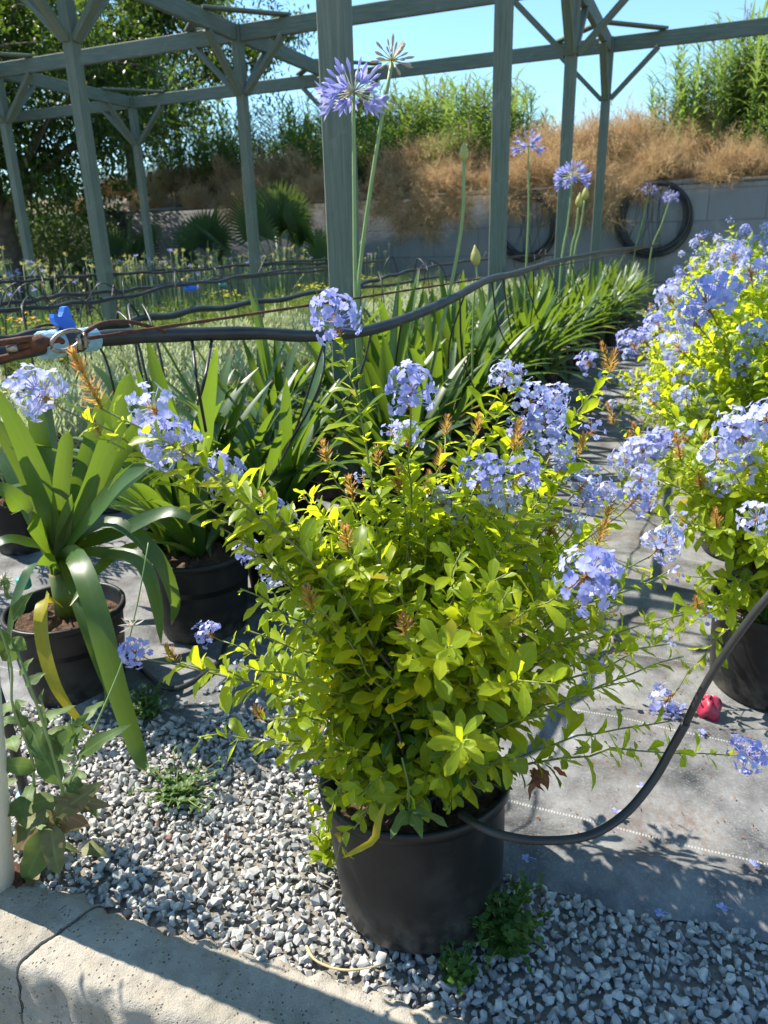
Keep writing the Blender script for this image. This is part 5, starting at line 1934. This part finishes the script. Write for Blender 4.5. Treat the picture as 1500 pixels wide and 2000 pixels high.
weed('mint_clump', 'pale green herb on the fabric at the right of the path', gp(1215, 960, .03), 1006, 9, .22, .12, (.03, .05), (.016, .026), M['plum_leaf'], gap=.025, prof=P_OBOV)
weed('mint_clump', 'small bright herb on the gravel left of the front pot', gp(640, 1690), 1007, 9, .16, .05, (.025, .045), (.012, .02), M['plum_leaf'], gap=.018, prof=P_OBOV)

# the tall weed at the left edge of the kerb
TC = gp(105, 1690)
tw = thing('tall_weed', 'tall weed with reddish lower leaves growing between white pole and kerb', 'weed', tuple(TC))
st, lf = MB(), MB()
g = np.random.default_rng(1010)
D = TC[1]
for pts, r_ in (([(120, 1560, D), (118, 1530, D - .02), (90, 1430, D - .04), (55, 1330, D - .04), (25, 1250, D)], .0042), ([(120, 1570, D), (150, 1500, D), (190, 1410, D + .05), (240, 1290, D + .1), (268, 1180, D + .12), (290, 1060, D + .15)], .0026),
               ([(70, 1560, D), (62, 1480, D - .02), (25, 1380, D - .05), (22, 1300, D - .06), (-10, 1200, D - .06)], .0034), ([(140, 1520, D), (145, 1450, D), (140, 1400, D + .02)], .0024)):
    P = spline([TC + A(0, 0, 0)] + [at(*q) for q in pts], 20)
    tube(st, P, np.linspace(r_, r_ * .55, 20), 6)
st.build('stem', M['agap_stalk'], tw)
lv = [  # base px, tip px, width, ext
    ((100, 1620), (60, 1720), 62, .15), ((110, 1590), (20, 1690), 60, .7), ((110, 1590), (190, 1560), 46, .45), ((110, 1560), (200, 1590), 30, .8), ((105, 1560), (10, 1600), 45, .2), ((115, 1530), (70, 1460), 46, 0), ((70, 1500), (0, 1505), 34, 0), ((120, 1480), (60, 1410), 52, 0), ((110, 1480), (150, 1430), 46, 0),
    ((60, 1410), (75, 1480), 40, 0), ((55, 1420), (20, 1380), 30, .0), ((150, 1480), (238, 1438), 30, 0), ((150, 1460), (130, 1430), 20, 0), ((28, 1290), (-10, 1240), 40, 0), ((20, 1250), (45, 1270), 30, 0), ((40, 1320), (60, 1290), 18, 0), ((90, 1400), (70, 1360), 24, 0), ((100, 1610), (110, 1700), 50, .5), ((120, 1600), (150, 1640), 34, .9), ((90, 1580), (40, 1640), 50, .4), ((130, 1590), (165, 1620), 26, 1), ((20, 1170), (0, 1130), 30, 0), ((25, 1210), (50, 1180), 26, 0), ((50, 1340), (85, 1320), 22, 0), ((145, 1420), (170, 1405), 16, 0)]
for (a, c, wpx, ex) in lv:
    A0, A1 = at(a[0], a[1], D - .01), at(c[0], c[1], D - .06 + .08 * g.random())
    Lg = np.linalg.norm(A1 - A0)
    d = nrm(A1 - A0)
    leaves(lf, A0, d + A(0, 0, .25), A(g.normal() * .4, -.7, .7), Lg * 1.15, wpx * 1.25 * px1 * D, .5, P_LANCE, 8, .2, rnd=g.random(), ext=ex, wave=.35)
for q in range(34):
    x_, y_ = g.uniform(-20, 170), g.uniform(1390, 1700)
    A0 = at(x_, y_, D + g.uniform(-.03, .10))
    a = g.uniform(0, 6.28)
    leaves(lf, A0, A(math.cos(a), math.sin(a), g.uniform(-.3, .5)), A(0, -.3, 1), g.uniform(.04, .10), g.uniform(.022, .042), g.uniform(.2, 1.1), P_LANCE, 8, .2, rnd=g.random(), ext=max(0, (y_ - 1560) / 160) * g.random(), wave=.35)
lf.build('foliage', M['weed'], tw)
b = MB()
p = at(8, 1135, D)
leaves(b, np.repeat(p[None], 160, 0), rand_dirs(160, g), rand_dirs(160, g), .022, .002, 0, P_NEEDLE, 3)
b.build('seed_head', M['fluff'], tw)
b = MB()
p = at(258, 1222, D + .11)
leaves(b, np.repeat(p[None], 9, 0), nrm(g.normal(0, 1, (9, 3)) + A(-.5, 0, 0)), rand_dirs(9, g), .03, .005, .5, P_LANCE, 5)
b.build('wilted_bloom', M['agap_dry'], tw)

# a second weed just outside the left edge, whose shade lies on the kerb
weed('tall_weed', 'leafy weed at the far left edge by the kerb', A(-1.25, 1.12, -.235), 1020, 24, 1.2, .26, (.035, .07), (.008, .016), M['weed'], gap=.06, lean=(.05, -.05, 0))

wp = thing('white_pole', 'white painted pole with rust specks at the left edge beside the weed', 'pole', tuple(gp(-14, 1735)))
b = MB()
p0 = gp(-14, 1735)
p1 = at(-58, 1225, 1.245)
p1 = p0 + (p1 - p0) * 2.3
tube(b, np.stack([p0 - (p1 - p0) * .01, p0 + (p1 - p0) * .33, p0 + (p1 - p0) * .66, p1]), .044, 24)
b.build('shaft', M['white'], wp)
b = MB()
lathe(b, [(0, 0), (.065, 0), (.065, .012), (.045, .014), (.0, .014)], p0 + A(0, 0, .0), 20)
b.build('base_plate', M['rust'], wp)
rz_ = thing('riser_pipe', 'upright black riser pipe with a pale blue coupling behind the weed', 'pipe', tuple(gp(58, 1590)))
b = MB()
q0 = gp(58, 1590)
tube(b, np.stack([q0, q0 + A(0, 0, .2), q0 + A(-.03, 0, .62)]), .012, 12)
b.build('pipe', M['rubber'], rz_)
b = MB()
tube(b, np.stack([q0 + A(0, 0, z) for z in (.015, .02, .06, .065)]), [.018, .022, .022, .019], 16)
b.build('coupling', M['pale_blue'], rz_)
b = MB()
q1 = at(46, 1137, 2.1)
tube(b, np.stack([q1 + A(0, 0, z) for z in (-.02, -.016, .012, .016)]), [.018, .022, .022, .018], 14)
b.build('cap', M['teal'], rz_)

# red crumpled cap by the right pot
b = MB()
c = gp(1385, 1385, .045)
n1, n2 = 14, 20
g = np.random.default_rng(1100)
V = []
for i_ in range(n1):
    for j_ in range(n2):
        a, e = j_ / n2 * 6.2832, -1.57 + 3.1416 * i_ / (n1 - 1)
        r_ = .030 * (1 + .16 * math.sin(3 * a + 2 * e) + .12 * math.sin(5 * a - 3 * e + 1) + .05 * g.normal())
        V.append(c + A(math.cos(a) * math.cos(e) * r_ * 1.1, math.sin(a) * math.cos(e) * r_, math.sin(e) * r_ * 1.25))
b.add(V, [(i_ * n2 + j_, i_ * n2 + (j_ + 1) % n2, (i_ + 1) * n2 + (j_ + 1) % n2, (i_ + 1) * n2 + j_) for i_ in range(n1 - 1) for j_ in range(n2)])
tag(b.build('red_cap', M['red']), 'crumpled red plastic cap on the fabric by the right-hand pot', 'cap')

b = MB()
tube(b, spline([gp(598, 1848, .03), gp(620, 1878, .03), gp(680, 1895, .03), gp(770, 1880, .032)], 16), [.003] * 4 + [.0024] * 8 + [.0015] * 4, 6)
tag(b.build('dry_stalk', M['straw']), 'curved straw-coloured dry stalk on the gravel before the front pot', 'stalk')
b = MB()
tube(b, spline([gp(1222, 1687, .035), gp(1250, 1682, .036), gp(1280, 1690, .034)], 8), .0022, 5)
tag(b.build('dry_stalk', M['straw']), 'short pale stalk lying on the dark fabric right of the front pot', 'stalk')

# fallen plumbago flowers
g = np.random.default_rng(1200)
for x, y, lab in ((1250, 1535, 'fallen pale blue flower on the sunlit fabric beside the curved hose'), (1205, 1585, 'fallen blue flower touching the curved hose on the fabric'), (1028, 1678, 'fallen violet flower on the fabric right of the front pot'), (1472, 1690, 'fallen violet flower near the right edge of the fabric'),
                  (1290, 1785, 'fallen violet flower at the edge of the gravel'), (1410, 1775, 'fallen flower on the dark fabric fold near the right edge'), (1115, 1440, 'fallen flower under the leaves right of the front bush'), (1370, 1430, 'fallen flower by the stem of the hanging flower head')):
    b = MB()
    c = gp(x, y, .036)
    n = 4
    a = g.uniform(0, 6.28) + np.arange(n) * 1.2
    leaves(b, np.repeat(c[None], n, 0), np.column_stack([np.cos(a), np.sin(a), .3 + .4 * g.random(n)]), A(0, 0, 1), .012, .009, .4, P_PETAL, 4, .2)
    tube(b, np.stack([c, c + A(.01, .004, .001), c + A(.022, .002, -.003)]), .001, 4)
    tag(b.build('fallen_flower', M['petal']), lab, 'flower', 'fallen flowers on the fabric')

# dead leaves and crumbs on the fabric
b = MB()
g = np.random.default_rng(1300)
n = 5200
u, v = g.uniform(2.2, 13, n), g.uniform(-1.25, .35, n)
k = wob(u, v, 2.6, 61) + .5 * wob(u, v, 9, 62)
sel = k > .25
u, v = u[sel], v[sel]
p = UV_U[None] * u[:, None] + UV_V[None] * v[:, None]
n = len(p)
pp = np.column_stack([p, np.full(n, .026)])
pp[:, 2] = .020 + wrinkle(p[:, 0], p[:, 1]) + .004
d = np.column_stack([g.normal(size=(n, 2)), .1 * g.random(n)])
leaves(b, pp, d, A(0, 0, 1), g.uniform(.012, .038, n), g.uniform(.007, .018, n), g.normal(0, .5, n), P_LANCE, 4, .4)
n = 420
xs = g.uniform(.3, 1.5, n)
ys = edge_y(xs) + .12 + g.uniform(0, .9, n)
pp = np.column_stack([xs, ys, .022 + wrinkle(xs, ys)])
leaves(b, pp, np.column_stack([g.normal(size=(n, 2)), .1 * g.random(n)]), A(0, 0, 1), g.uniform(.004, .013, n), g.uniform(.002, .005, n), g.normal(0, .5, n), P_LANCE, 3, .4)
tag(b.build('leaf_litter', M['dead']), 'brown dead leaves and crumbs scattered over the fabric path', 'leaf litter', kind='stuff')
